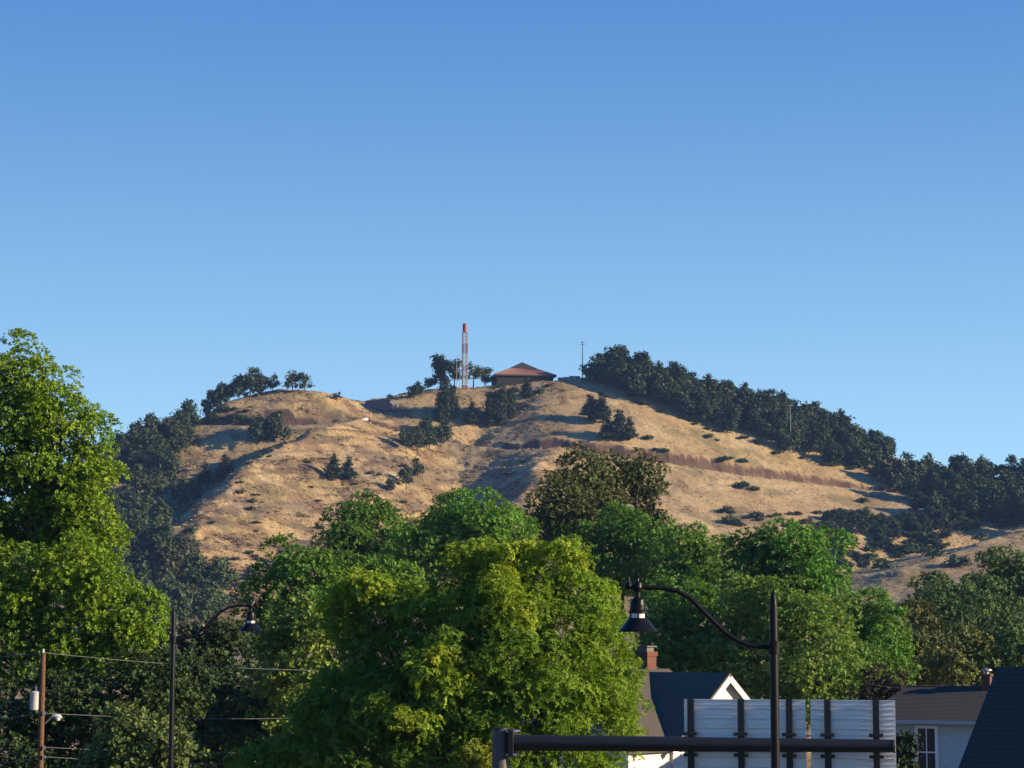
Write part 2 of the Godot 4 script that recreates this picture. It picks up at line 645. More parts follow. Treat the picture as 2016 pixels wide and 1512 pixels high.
func hill_cover() -> void:
	var r := RandomNumberGenerator.new()
	r.seed = 505
	# a tuft of dry grass, 1 high
	var st := st_new()
	for k in 9:
		var a := TAU * k / 9.0 + r.randf_range(-0.3, 0.3)
		var o := Vector3(cos(a), 0, sin(a)) * r.randf_range(0.05, 0.45)
		leaf_tris(st, o, (Vector3(cos(a) * 0.5, 1, sin(a) * 0.5)).normalized(), Vector3(cos(a), -0.4, sin(a)).normalized(), r.randf_range(0.6, 1.0), 0.5)
	st.generate_normals()
	var tuft := st.commit()
	st = st_new()
	for k in 46:
		var e := rand_dir(r)
		e.y = absf(e.y)
		leaf_tris(st, e * r.randf_range(0.3, 0.8) * Vector3(1, 0.8, 1), (e + rand_dir(r) * 0.7).normalized(), rand_dir(r), r.randf_range(0.28, 0.45), 0.24)
	st.generate_normals()
	var clump := st.commit()
	var gm := leaf_mat("dry_blades", Color(1, 1, 1), 0.35)
	gm.roughness = 0.9
	var tf := []
	var tint := []
	var btf := []
	var btint := []
	for k in 150000:
		var u := r.randf_range(180, 2040)
		var d := r.randf_range(820, 1225)
		var x := (u - 1008.0) / F * d
		var dens := n_tint.get_noise_2d(x * 3.0 + 90.0, d * 3.0 - 40.0)
		if dens < r.randf_range(-0.35, 0.3) or r.randf() < (0.86 if x > 30.0 else 0.4):
			continue
		var l := land(x, d)
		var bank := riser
		if l[1] > 0.0 or l[2] > 0.3:
			continue
		var p := Vector3(x, l[0] - 0.05, -d)
		var t2 := n_tint.get_noise_2d(x * 2.3 + 500.0, d * 2.3)
		var left := 1.0 - smoothstep(-20.0, 50.0, x)
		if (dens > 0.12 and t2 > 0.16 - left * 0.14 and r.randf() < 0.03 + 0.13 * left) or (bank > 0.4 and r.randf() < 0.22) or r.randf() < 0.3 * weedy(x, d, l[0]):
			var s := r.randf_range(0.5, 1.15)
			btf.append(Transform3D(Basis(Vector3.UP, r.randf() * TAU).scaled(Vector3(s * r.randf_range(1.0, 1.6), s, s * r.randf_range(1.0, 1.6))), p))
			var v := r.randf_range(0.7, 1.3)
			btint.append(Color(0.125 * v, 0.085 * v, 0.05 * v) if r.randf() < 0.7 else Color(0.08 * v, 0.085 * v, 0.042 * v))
			continue
		var g := r.randf_range(0.35, 0.75)
		tf.append(Transform3D(Basis(Vector3.UP, r.randf() * TAU).scaled(Vector3(g * 1.3, g, g * 1.3)), p))
		var v := r.randf_range(0.75, 1.15)
		var c := Color(0.60, 0.45, 0.24).lerp(Color(0.29, 0.18, 0.10), clampf(t2 * 3.0, 0.0, 0.85))
		tint.append(Color(c.r * v, c.g * v, c.b * v))
	print("tufts ", tf.size(), " brush ", btf.size())
	scatter("dry_grass", "dry straw-coloured grass tufts all over the hill", tuft, gm, tf, tint)
	scatter("dry_brush", "low brown brush patches on the gullied slopes", clump, gm, btf, btint)

# ------------------------------------------------------------------ foliage
func leaf_tris(st: SurfaceTool, p: Vector3, along: Vector3, nrm: Vector3, length: float, width: float) -> void:
	var side := along.cross(nrm).normalized() * width * 0.5
	var tip := p + along * length
	var midp := p + along * length * 0.45
	var fold := nrm.normalized() * width * 0.18
	tri(st, p, midp + side + fold, tip)
	tri(st, p, tip, midp - side + fold)

func spray_mesh(kind: String) -> ArrayMesh:
	var st := st_new()
	var r := RandomNumberGenerator.new()
	r.seed = hash(kind)
	if kind == "broad":          # a twig end with nine leaves, about 1 across
		for k in 9:
			var a := TAU * k / 9.0 + r.randf_range(-0.3, 0.3)
			var up := r.randf_range(-0.15, 0.75)
			var dir := Vector3(cos(a), up, sin(a)).normalized()
			var nrm := (Vector3.UP - dir * dir.y + Vector3(r.randf_range(-0.5, 0.5), 0.2, r.randf_range(-0.5, 0.5))).normalized()
			leaf_tris(st, dir * 0.1 + Vector3(0, r.randf_range(-0.2, 0.2), 0), dir, nrm, r.randf_range(0.36, 0.52), r.randf_range(0.28, 0.4))
	elif kind == "frond":        # a feathery compound leaf along +y, about 1 long
		for k in 9:
			var t := 0.08 + k * 0.1
			for s in [-1, 1]:
				var dir := Vector3(s * 0.85, 0.5, r.randf_range(-0.3, 0.3)).normalized()
				leaf_tris(st, Vector3(0, t, -0.12 * t * t), dir, Vector3(r.randf_range(-0.3, 0.3), r.randf_range(-0.3, 0.3), 1), 0.27 - 0.14 * absf(t - 0.4), 0.085)
		leaf_tris(st, Vector3(0, 0.92, -0.12), Vector3(0, 1, -0.2).normalized(), Vector3(0, 0, 1), 0.2, 0.06)
	elif kind == "locust":       # an arching twig of small oval leaflets, about 1 long
		for k in 8:
			var t := k / 7.0
			var p := Vector3(sin(t * 1.4) * 0.3, t * 0.75, -0.35 * t * t)
			for s in [-1, 1]:
				var dir := Vector3(s * r.randf_range(0.5, 1.0), r.randf_range(0.0, 0.8), r.randf_range(-0.6, 0.6)).normalized()
				leaf_tris(st, p, dir, Vector3(r.randf_range(-0.6, 0.6), r.randf_range(-0.4, 0.8), 1).normalized(), r.randf_range(0.22, 0.36), r.randf_range(0.14, 0.21))
	else:                        # needle tuft
		for k in 12:
			var dir := Vector3(r.randf_range(-1, 1), r.randf_range(-0.2, 1.0), r.randf_range(-1, 1)).normalized()
			leaf_tris(st, Vector3.ZERO, dir, dir.cross(Vector3(0.2, 0.3, 0.9)).normalized(), r.randf_range(0.4, 0.6), 0.13)
	st.generate_normals()
	return st.commit()

var sprays := {}

func rand_dir(r: RandomNumberGenerator) -> Vector3:
	var z := r.randf_range(-1, 1)
	var a := r.randf() * TAU
	var q := sqrt(1.0 - z * z)
	return Vector3(cos(a) * q, z, sin(a) * q)

# lobes: [centre, radii, colour index]; fills tf with leaf-spray transforms and tint with their colours
func grow(lobes: Array, pr: float, size: float, pal: Array, r: RandomNumberGenerator, frond: bool, full: float, tf: Array, tint: Array, mixed := 1.0) -> void:
	for li in lobes.size():
		var c: Vector3 = lobes[li][0]
		var rad: Vector3 = lobes[li][1]
		var col: Color = pal[lobes[li][2]]
		var m := (rad.x + rad.y + rad.z) / 3.0
		var puffs := maxi(4, int(4.0 * PI * m * m / (pr * pr * 1.9)))
		for k in puffs:
			var dir := rand_dir(r)
			if dir.y < -0.75 and r.randf() < 0.7:
				continue
			var reach := 0.62 + 0.52 * r.randf()
			var p := c + dir * rad * reach
			var deep := false
			for lj in lobes.size():
				if lj != li:
					var q: Vector3 = (p - (lobes[lj][0] as Vector3)) / (lobes[lj][1] as Vector3)
					if q.length_squared() < 0.4:
						deep = true
						break
			if deep:
				continue
			var rp := pr * r.randf_range(0.45, 1.45)
			var count := int(full * 4.0 * PI * rp * rp / (size * size) * 0.42)
			var shade := r.randf_range(0.9, 1.1)
			var warm := r.randf_range(-0.08, 0.10)
			for s in count:
				var e := (rand_dir(r) + dir * 0.55 + Vector3.UP * 0.25).normalized()
				var pos := p + e * rp * (0.55 + 0.5 * sqrt(r.randf())) * Vector3(1.15, 0.85, 1.15)
				var g := size * r.randf_range(0.6, 1.4)
				var b: Basis
				if frond:
					var z := (e * 0.7 + Vector3.UP * 0.5 + rand_dir(r) * 0.55).normalized()
					var y := (rand_dir(r) + Vector3.UP * 0.4 - z * 0.2).normalized()
					var x := y.cross(z).normalized()
					b = Basis(x, z.cross(x).normalized(), z)
				else:
					var y := (e * 0.7 + Vector3.UP * 0.6 + rand_dir(r) * 0.55).normalized()
					b = frame_of(y) * Basis(Vector3.UP, r.randf() * TAU)
				tf.append(Transform3D(b.scaled(Vector3.ONE * g), pos))
				var v := shade * r.randf_range(0.85, 1.15)
				var cc := col
				if mixed < 1.0 and lobes[li][2] == 1 and r.randf() > mixed:
					cc = pal[2]
				tint.append(Color(cc.r * v * (1.0 + warm), cc.g * v, cc.b * v * (1.0 - warm)))
		# the inner leaves
		var inner := int(full * puffs * 2.2)
		for k in inner:
			var e := rand_dir(r)
			var pos := c + e * rad * (0.35 + 0.4 * r.randf())
			tf.append(Transform3D(frame_of((e + Vector3.UP * 0.5).normalized()).scaled(Vector3.ONE * size * r.randf_range(1.1, 1.7)), pos))
			var v := r.randf_range(0.8, 1.1)
			tint.append(Color(col.r * v, col.g * v, col.b * v))

func limbs(lobes: Array, foot: float, r: RandomNumberGenerator, thick: float) -> SurfaceTool:
	var st := st_new()
	var top := Vector3.ZERO
	var low := 1e9
	var sum := Vector3.ZERO
	var wsum := 0.0
	for l in lobes:
		var c: Vector3 = l[0]
		var w: float = (l[1] as Vector3).x
		sum += c * w
		wsum += w
		low = minf(low, c.y - (l[1] as Vector3).y * 0.6)
		if c.y > top.y:
			top = c
	var heart := sum / wsum
	var fork := Vector3(heart.x * 0.35, maxf(low, foot + (heart.y - foot) * 0.45), heart.z * 0.35)
	tube(st, [Vector3(0, foot, 0), Vector3(0, foot + thick * 1.2, 0), fork * Vector3(0.4, 0.55, 0.4) + Vector3(0, foot * 0.45, 0), fork], [thick * 1.35, thick, thick * 0.85, thick * 0.7], 9)
	for l in lobes:
		var c: Vector3 = l[0]
		var q := (fork + c) * 0.5 + Vector3(r.randf_range(-0.3, 0.3), -0.08 * fork.distance_to(c), r.randf_range(-0.3, 0.3))
		tube(st, [fork, q, c], [thick * 0.5, thick * 0.3, thick * 0.1], 6)
		for k in 4:
			var e := c + rand_dir(r) * (l[1] as Vector3) * 0.75
			tube(st, [q, (q + e) * 0.5 + Vector3(0, 0.1, 0), e], [thick * 0.2, thick * 0.12, thick * 0.03], 5)
	return st

# A single tree whose crown lobes are given as [u, v, ru, rv, dz, colour] in photograph pixels at depth d.
func tree(called: String, label: String, d: float, px_lobes: Array, pal: Array, o := {}) -> Node3D:
	var r := RandomNumberGenerator.new()
	r.seed = hash(label)
	var su := 0.0
	for l in px_lobes:
		su += l[0]
	su = o.get("u", su / px_lobes.size())
	var foot := on_ground(su, d)
	var t := thing(called, label, o.get("category", "tree"), foot, 0.0, o.get("group", ""))
	var lobes := []
	var ppm := F / d * cos(pitch)
	for l in px_lobes:
		var c := at(l[0], l[1], d - l[4]) - foot
		var ru: float = l[2] / ppm
		var rv: float = l[3] / ppm
		lobes.append([c, Vector3(ru, rv, (ru + rv) * 0.5), l[5]])
	var m: Material = o.get("bark", mottled("bark", lin(0.13, 0.10, 0.075), 1.2, 0.95, 0.5, 0.8))
	build(limbs(lobes, -0.3, r, o.get("thick", 0.28)), "trunk", m, t)
	var tf := []
	var tint := []
	var kind: String = o.get("kind", "broad")
	grow(lobes, o.get("puff", 0.8), o.get("size", 0.34), pal, r, kind == "locust", o.get("full", 1.0), tf, tint, o.get("mix", 1.0))
	if not sprays.has(kind):
		sprays[kind] = spray_mesh(kind)
	var mm := MultiMesh.new()
	mm.transform_format = MultiMesh.TRANSFORM_3D
	mm.use_colors = true
	mm.mesh = sprays[kind]
	mm.instance_count = tf.size()
	for k in tf.size():
		mm.set_instance_transform(k, tf[k])
		mm.set_instance_color(k, tint[k])
	var mi := MultiMeshInstance3D.new()
	mi.name = "crown"
	mi.multimesh = mm
	mi.set_meta("kind", "stuff")
	mi.material_override = leaf_mat("leaf_" + str(o.get("through", 0.55)), Color(1, 1, 1), o.get("through", 0.55))
	t.add_child(mi)
	total_sprays += tf.size()
	return t

var total_sprays := 0

# far trees: one mesh of single leaf faces per variant, shared by the copies
func far_crown(lobes: Array, pr: float, size: float, full: float, sd: int) -> ArrayMesh:
	var r := RandomNumberGenerator.new()
	r.seed = sd
	var tf := []
	var tint := []
	grow(lobes, pr, size, [Color(1, 1, 1)], r, false, full, tf, tint)
	var verts := PackedVector3Array()
	var norms := PackedVector3Array()
	var cols := PackedColorArray()
	for k in tf.size():
		var t: Transform3D = tf[k]
		for w in 2:
			var a := r.randf() * TAU
			var dir := (t.basis.x * cos(a) + t.basis.z * sin(a) + t.basis.y * r.randf_range(-0.3, 0.6)) * 0.62
			var sd2 := dir.cross(t.basis.y).normalized() * dir.length() * r.randf_range(0.45, 0.7)
			var p := t.origin
			var n := dir.cross(sd2).normalized()
			verts.append_array([p, p + dir * 0.5 + sd2, p + dir, p, p + dir, p + dir * 0.5 - sd2])
			for q in 6:
				norms.append(n)
				cols.append(tint[k])
	var arr := []
	arr.resize(Mesh.ARRAY_MAX)
	arr[Mesh.ARRAY_VERTEX] = verts
	arr[Mesh.ARRAY_NORMAL] = norms
	arr[Mesh.ARRAY_COLOR] = cols
	var am := ArrayMesh.new()
	am.add_surface_from_arrays(Mesh.PRIMITIVE_TRIANGLES, arr)
	return am

var far_kinds := {}

func far_variant(kind: String, n: int) -> Dictionary:
	var key := kind + str(n)
	if far_kinds.has(key):
		return far_kinds[key]
	var r := RandomNumberGenerator.new()
	r.seed = hash(key)
	var lobes := []
	var pr := 1.0
	var size := 0.95
	var thick := 0.32
	var full := 1.0
	if kind == "oak":            # about 12 m high and 11 m wide
		var lean := Vector3(r.randf_range(-0.8, 0.8), 0, r.randf_range(-0.8, 0.8))
		lobes.append([Vector3(0, 6.2, 0) + lean, Vector3(3.2, 3.0, 3.2), 0])
		for k in 9:
			var a := TAU * k / 9.0 + r.randf_range(-0.5, 0.5)
			var q := r.randf_range(1.6, 4.4)
			lobes.append([Vector3(cos(a) * q, r.randf_range(2.6, 10.2 - q * 0.5), sin(a) * q) + lean, Vector3(1, 0.85, 1) * r.randf_range(1.1, 2.3), 0])
		for k in 3:
			lobes.append([Vector3(r.randf_range(-2, 2), r.randf_range(8.6, 11.2), r.randf_range(-2, 2)) + lean, Vector3(1, 0.9, 1) * r.randf_range(0.9, 1.6), 0])
	elif kind == "open_oak":     # thin, ragged, showing sky
		for k in 8:
			var a := TAU * k / 8.0 + r.randf_range(-0.5, 0.5)
			var q := r.randf_range(1.2, 3.4)
			lobes.append([Vector3(cos(a) * q, r.randf_range(2.6, 9.8), sin(a) * q), Vector3(1, 0.85, 1) * r.randf_range(1.2, 2.0), 0])
		full = 0.8
	elif kind == "pine":         # about 14 m, ragged cone
		for k in 9:
			var y := 2.2 + k * 1.3
			var w := lerpf(3.0, 0.7, k / 8.0)
			for s in (2 if k < 6 else 1):
				var a := r.randf() * TAU
				lobes.append([Vector3(cos(a) * w * 0.45, y, sin(a) * w * 0.45), Vector3(w * 0.75, 0.95, w * 0.75), 0])
		pr = 0.8
		size = 0.8
		thick = 0.25
	elif kind == "column":       # dense narrow evergreen, about 15 m
		for k in 8:
			var y := 1.6 + k * 1.65
			var w := 2.6 * (1.0 - pow(absf(k - 3.0) / 6.0, 1.8))
			lobes.append([Vector3(r.randf_range(-0.6, 0.6), y, r.randf_range(-0.6, 0.6)), Vector3(w, 1.7, w), 0])
		pr = 0.9
		size = 0.8
	else:                        # shrub, about 3 m wide
		for k in 4:
			var a := TAU * k / 4.0 + r.randf_range(-0.6, 0.6)
			lobes.append([Vector3(cos(a) * 0.8, r.randf_range(0.5, 1.1), sin(a) * 0.8), Vector3(1, 0.75, 1) * r.randf_range(0.6, 1.0), 0])
		pr = 0.45
		size = 0.5
		thick = 0.08
	var st := limbs(lobes, -0.6, r, thick)
	st.generate_normals()
	far_kinds[key] = {"crown": far_crown(lobes, pr, size, full, hash(key) % 9999), "trunk": st.commit()}
	return far_kinds[key]

func far_tree(kind: String, called: String, label: String, where: Vector3, tall: float, wide: float, leaf: Material, group := "", category := "tree") -> Node3D:
	var fv := far_variant(kind, rng.randi() % 8)
	var t := thing(called, label, category, where, rng.randf() * TAU, group)
	for part in ["trunk", "crown"]:
		var mi := MeshInstance3D.new()
		mi.name = part if kind != "shrub" else ("stem" if part == "trunk" else "foliage")
		mi.mesh = fv[part]
		mi.material_override = leaf if part == "crown" else mats["bark"]
		mi.scale = Vector3(wide, tall, wide)
		t.add_child(mi)
	return t

func far_leaf(key: String, c: Color, through := 0.3) -> StandardMaterial3D:
	return leaf_mat(key, c.linear_to_srgb(), through)

# ------------------------------------------------------------------ scene
func _ready() -> void:
	rng.seed = 77
	var cam := Camera3D.new()
	cam.name = "camera"
	cam.fov = rad_to_deg(2.0 * atan(756.0 / F))
	cam.far = 20000.0
	cam.near = 0.5
	cam.position = EYE
	cam.rotation.x = pitch
	add_child(cam)
	cam.current = true
	var env := Environment.new()
	var sm := ProceduralSkyMaterial.new()
	sm.sky_top_color = Color(0.0, 0.356, 0.672)
	sm.sky_horizon_color = Color(0.73, 0.917, 1.0)
	sm.sky_curve = 0.11
	sm.ground_bottom_color = Color(0.20, 0.19, 0.15)
	sm.ground_horizon_color = Color(0.42, 0.45, 0.46)
	sm.sun_angle_max = 6.0
	sm.energy_multiplier = 0.645
	var sky := Sky.new()
	sky.sky_material = sm
	env.sky = sky
	env.background_mode = Environment.BG_SKY
	env.tonemap_mode = Environment.TONE_MAPPER_LINEAR
	env.tonemap_exposure = 2.05
	env.fog_enabled = true
	env.fog_density = 0.00006
	env.fog_light_color = Color(0.55, 0.72, 0.98)
	env.sdfgi_enabled = true
	env.ssao_enabled = true
	env.ssil_enabled = true
	var we := WorldEnvironment.new()
	we.name = "environment"
	we.environment = env
	add_child(we)
	var sun := DirectionalLight3D.new()
	sun.name = "sun"
	sun.light_energy = 1.6
	sun.light_color = Color(1.0, 0.90, 0.735)
	sun.light_angular_distance = 0.5
	sun.shadow_enabled = true
	add_child(sun)
	var az := deg_to_rad(105.0)
	var el := deg_to_rad(17.0)
	var to_sun := Vector3(cos(el) * sin(az), sin(el), -cos(el) * cos(az))
	sun.look_at_from_position(to_sun * 100.0, Vector3.ZERO)

	mottled("bark", lin(0.13, 0.10, 0.075), 1.2, 0.95, 0.5, 0.8)
	ground_sheet()
	make_hill()
	hill_cover()
	print("hill ", Time.get_ticks_msec())
	hilltop()
	hill_trees()
	print("hill trees ", Time.get_ticks_msec())
	town_trees()
	print("town trees ", Time.get_ticks_msec(), " sprays ", total_sprays)
	houses()
	gantry()
	lamps()
	power_line()

func ground_sheet() -> void:
	var st := st_new()
	var n := 24
	for i in n:
		for j in n:
			var x0 := -9000.0 + 18000.0 * i / n
			var z0 := -9000.0 + 18000.0 * j / n
			var s := 18000.0 / n
			quad(st, Vector3(x0, -0.6, z0 + s), Vector3(x0 + s, -0.6, z0 + s), Vector3(x0 + s, -0.6, z0), Vector3(x0, -0.6, z0))
	var o := build(st, "ground", mottled("town_ground", lin(0.16, 0.14, 0.09), 40.0, 0.95, 0.4, 0.4), self)
	o.set_meta("kind", "structure")
	o.set_meta("label", "dry ground around the town and hill")

# ------------------------------------------------------------------ things on the hill
func hilltop() -> void:
	var red := mottled("tower_red", lin(0.24, 0.065, 0.062), 3.0, 0.6, 0.25)
	var white := mottled("tower_white", lin(0.36, 0.36, 0.36), 3.0, 0.6, 0.2)
	var steel := mottled("galvanised", lin(0.34, 0.35, 0.36), 1.5, 0.5, 0.3, 0.0, 0.5)
	# red and white lattice mast
	var d := 1196.0
	var foot := at(915, 762, d)
	foot.y = height(foot.x, d) - 0.2
	var tall := at(915, 637, d).y - foot.y
	var t := thing("radio_tower", "red and white banded lattice radio mast on the hilltop", "tower", foot, 0.35)
	var bands := [[0.0, 0.065, 0], [0.065, 0.26, 1], [0.26, 0.375, 0], [0.375, 0.54, 1], [0.54, 0.70, 0], [0.70, 0.865, 1]]
	for b in bands:
		var st := st_new()
		var y0: float = b[0] * tall
		var y1: float = b[1] * tall
		var w := 1.15
		for k in 4:
			var a := Vector3(w * (1 if k % 3 == 0 else -1), 0, w * (1 if k < 2 else -1))
			var c := Vector3(w * (1 if (k + 1) % 4 % 3 == 0 else -1), 0, w * (1 if (k + 1) % 4 < 2 else -1))
			tube(st, [a + Vector3(0, y0, 0), a + Vector3(0, y1, 0)], [0.21, 0.21], 6)
			var y := y0
			while y < y1 - 0.5:
				var y2 := minf(y + 1.9, y1)
				tube(st, [a + Vector3(0, y, 0), c + Vector3(0, y2, 0)], [0.095, 0.095], 4)
				tube(st, [c + Vector3(0, y, 0), a + Vector3(0, y2, 0)], [0.095, 0.095], 4)
				tube(st, [a + Vector3(0, y2, 0), c + Vector3(0, y2, 0)], [0.095, 0.095], 4)
				y = y2
		var o := build(st, "lattice_section", red if b[2] == 0 else white, t)
		o.set_meta("label", "red lattice section" if b[2] == 0 else "white lattice section")
	var cap := st_new()
	tube(cap, [Vector3(0, tall * 0.865, 0), Vector3(0, tall * 0.985, 0)], [1.25, 1.25], 14)
	tube(cap, [Vector3(0, tall * 0.985, 0), Vector3(0, tall, 0)], [1.1, 1.1], 14)
	build(cap, "antenna_drum", red, t)
	# two slim whip masts left of it
	for k in 2:
		var u: float = [899.0, 905.5][k]
		var p := at(u, 758, 1192)
		p.y = height(p.x, 1192.0)
		var hh := at(u, [699.0, 694.0][k], 1192).y - p.y
		var w := thing("antenna_mast", ["thin pale mast, left of the two whip antennas by the lattice tower", "thin pale mast, right of the two whip antennas beside the lattice tower"][k], "antenna", p, 0.0, "whip masts by the lattice tower")
		var st := st_new()
		tube(st, [Vector3(0, -0.3, 0), Vector3(0, hh, 0)], [0.16, 0.1], 8)
		build(st, "pole", steel, w)
		for a in 3:
			part_box("crossarm", steel, w, Vector3(0, hh * (0.72 + 0.12 * a), 0), Vector3(1.3, 0.1, 0.1))
	# pavilion with rusty hip roof and dark louvred cap
	d = 1216.0
	foot = at(1028, 760, d)
	foot.y = height(foot.x, d) - 1.0
	var pv := thing("pavilion", "low hilltop building with rusty red hip roof and dark cap", "building", foot, 0.16)
	var eave := at(1028, 744, d).y - foot.y
	var apex := at(1028, 713, d).y - foot.y
	var hw := 17.6
	var hd := 12.0
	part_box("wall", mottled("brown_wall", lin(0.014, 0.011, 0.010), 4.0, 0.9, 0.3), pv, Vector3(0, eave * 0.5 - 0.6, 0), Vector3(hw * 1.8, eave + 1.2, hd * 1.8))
	part_box("fascia", mottled("dark_fascia", lin(0.045, 0.03, 0.028), 3.0, 0.8, 0.3), pv, Vector3(0, eave + 0.05, 0), Vector3(hw * 2.0, 0.7, hd * 2.0))
	var my := lerpf(eave, apex, 0.56)
	var mx := hw * 0.40
	var mz := hd * 0.32
	var y0 := eave + 0.42
	var lo := [Vector3(-hw, y0, hd), Vector3(hw, y0, hd), Vector3(hw, y0, -hd), Vector3(-hw, y0, -hd)]
	var hi := [Vector3(-mx, my, mz), Vector3(mx, my, mz), Vector3(mx, my, -mz), Vector3(-mx, my, -mz)]
	var rusty := mat("rusty_roof", Color(1, 1, 1), 0.75)
	rusty.albedo_texture = noise_tex(0.03, lin(0.13, 0.055, 0.035), lin(0.36, 0.17, 0.10), false, 1.0, FastNoiseLite.TYPE_SIMPLEX_SMOOTH, 17)
	rusty.uv1_triplanar = true
	rusty.uv1_scale = Vector3(0.35, 0.05, 0.35)
	var st := st_new()
	for k in 4:
		quad(st, lo[k], lo[(k + 1) % 4], hi[(k + 1) % 4], hi[k])
	quad(st, lo[3], lo[2], lo[1], lo[0])
	quad(st, hi[0], hi[1], hi[2], hi[3])
	var roof := build(st, "roof", rusty, pv)
	st = st_new()
	for k in 4:
		var n := 18 if k % 2 == 0 else 12
		for i in n + 1:
			var f := float(i) / n
			var a: Vector3 = (lo[k] as Vector3).lerp(lo[(k + 1) % 4], f)
			var b: Vector3 = (hi[k] as Vector3).lerp(hi[(k + 1) % 4], f)
			tube(st, [a + Vector3(0, 0.06, 0), b + Vector3(0, 0.06, 0)], [0.14, 0.14], 4)
	build(st, "standing_seam", mottled("rust_seam", lin(0.40, 0.22, 0.15), 2.0, 0.7, 0.4), roof).set_meta("kind", "stuff")
	st = st_new()
	var top := Vector3(0, apex, 0)
	var cb := [Vector3(-mx - 0.5, my + 0.1, mz + 0.5), Vector3(mx + 0.5, my + 0.1, mz + 0.5), Vector3(mx + 0.5, my + 0.1, -mz - 0.5), Vector3(-mx - 0.5, my + 0.1, -mz - 0.5)]
	for k in 4:
		tri(st, cb[k], cb[(k + 1) % 4], top)
	quad(st, cb[3], cb[2], cb[1], cb[0])
	build(st, "roof_cap", mottled("dark_cap", lin(0.035, 0.028, 0.03), 3.0, 0.85, 0.3), pv)
	# low grey yard wall right of it, pale rock at its end
	var fence := thing("yard_fence", "low grey panel fence between hilltop building and oaks", "fence", stand(1140, 753, 1212))
	for k in 9:
		var p := at(1104.0 + k * 11.0, 751, 1210)
		p.y = height(p.x, 1210.0)
		var tallf := 2.3 + (0.9 if k == 2 or k == 3 else 0.0)
		part_box("panel", mottled("grey_panel", lin(0.20, 0.21, 0.23), 3.0, 0.8, 0.3), fence, p - fence.position + Vector3(0, tallf * 0.5 - 0.4, 0), Vector3(2.95, tallf, 0.14))
		part_box("post", steel, fence, p - fence.position + Vector3(-1.53, tallf * 0.5 - 0.2, 0), Vector3(0.12, tallf + 0.4, 0.2))
	# poles on the hill
	hill_pole(at(1147, 748, 1208), at(1147, 672, 1208).y, "tall dark utility pole with small crossarms beside hilltop oaks", mottled("old_wood", lin(0.11, 0.075, 0.055), 1.5, 0.9, 0.4))
	var wp := hit(1557, 893)
	hill_pole(wp, at(1557, 797, -wp.z).y, "pale utility pole with crossarm standing among the ridge oaks", mottled("pale_wood", lin(0.30, 0.27, 0.22), 1.5, 0.9, 0.3))
	# low water tank wall in the saddle
	var sp := at(752, 806, near_d(1166))
	sp.y = height(sp.x, near_d(1166.0))
	var wt := thing("reservoir", "low concrete reservoir sunk in the hill saddle, tinted mauve like shade", "reservoir", sp, -0.55)
	var hy := at(752, 790, near_d(1166)).y - sp.y
	part_box("wall", mottled("reservoir_wall", lin(0.15, 0.13, 0.15), 5.0, 0.9, 0.3), wt, Vector3(0, hy * 0.5 - 1.2, 0), Vector3(16.0, hy + 2.4, 9.0))  # the mauve of shade is put into the wall and coping colours
	part_box("coping", mottled("coping", lin(0.2, 0.18, 0.19), 3.0, 0.9, 0.3), wt, Vector3(0, hy + 0.12, 0), Vector3(16.5, 0.25, 9.5))
	# guard rail and white pickup at the road's turn
	var a := hit(662, 833)
	var b := hit(712, 829)
	var gr := thing("guard_rail", "pale steel guard rail at the road bend in the saddle", "guard rail", a)
	var s2 := st_new()
	box(s2, (b - a) * 0.5 + Vector3(0, 0.9, 0), Vector3(0.12, 0.3, a.distance_to(b)), Basis.looking_at((b - a).normalized()))
	build(s2, "rail", mottled("dull_rail", lin(0.13, 0.14, 0.15), 2.0, 0.7, 0.3), gr)
	for k in 5:
		var p: Vector3 = (b - a) * (k / 4.0)
		part_box("post", steel, gr, p + Vector3(0, 0.2, 0.12), Vector3(0.16, 1.6, 0.16))
	pickup(hit(719, 830) + Vector3(0, 0.1, 0))

func hill_pole(p: Vector3, top: float, label: String, m: Material) -> void:
	p.y = height(p.x, -p.z)
	var t := thing("utility_pole", label, "utility pole", p)
	var hh := top - p.y
	var st := st_new()
	tube(st, [Vector3(0, -0.5, 0), Vector3(0, hh, 0)], [0.3, 0.2], 8)
	build(st, "pole", m, t)
	for k in 2:
		part_box("crossarm", m, t, Vector3(0, hh - 0.5 - 1.3 * k, 0.2), Vector3(3.0, 0.2, 0.18))
	for s in [-1.35, -0.7, 0.7, 1.35]:
		st = st_new()
		tube(st, [Vector3(s, hh - 0.4, 0.2), Vector3(s, hh - 0.05, 0.2)], [0.1, 0.07], 6)
		build(st, "insulator", mats["galvanised"], t)

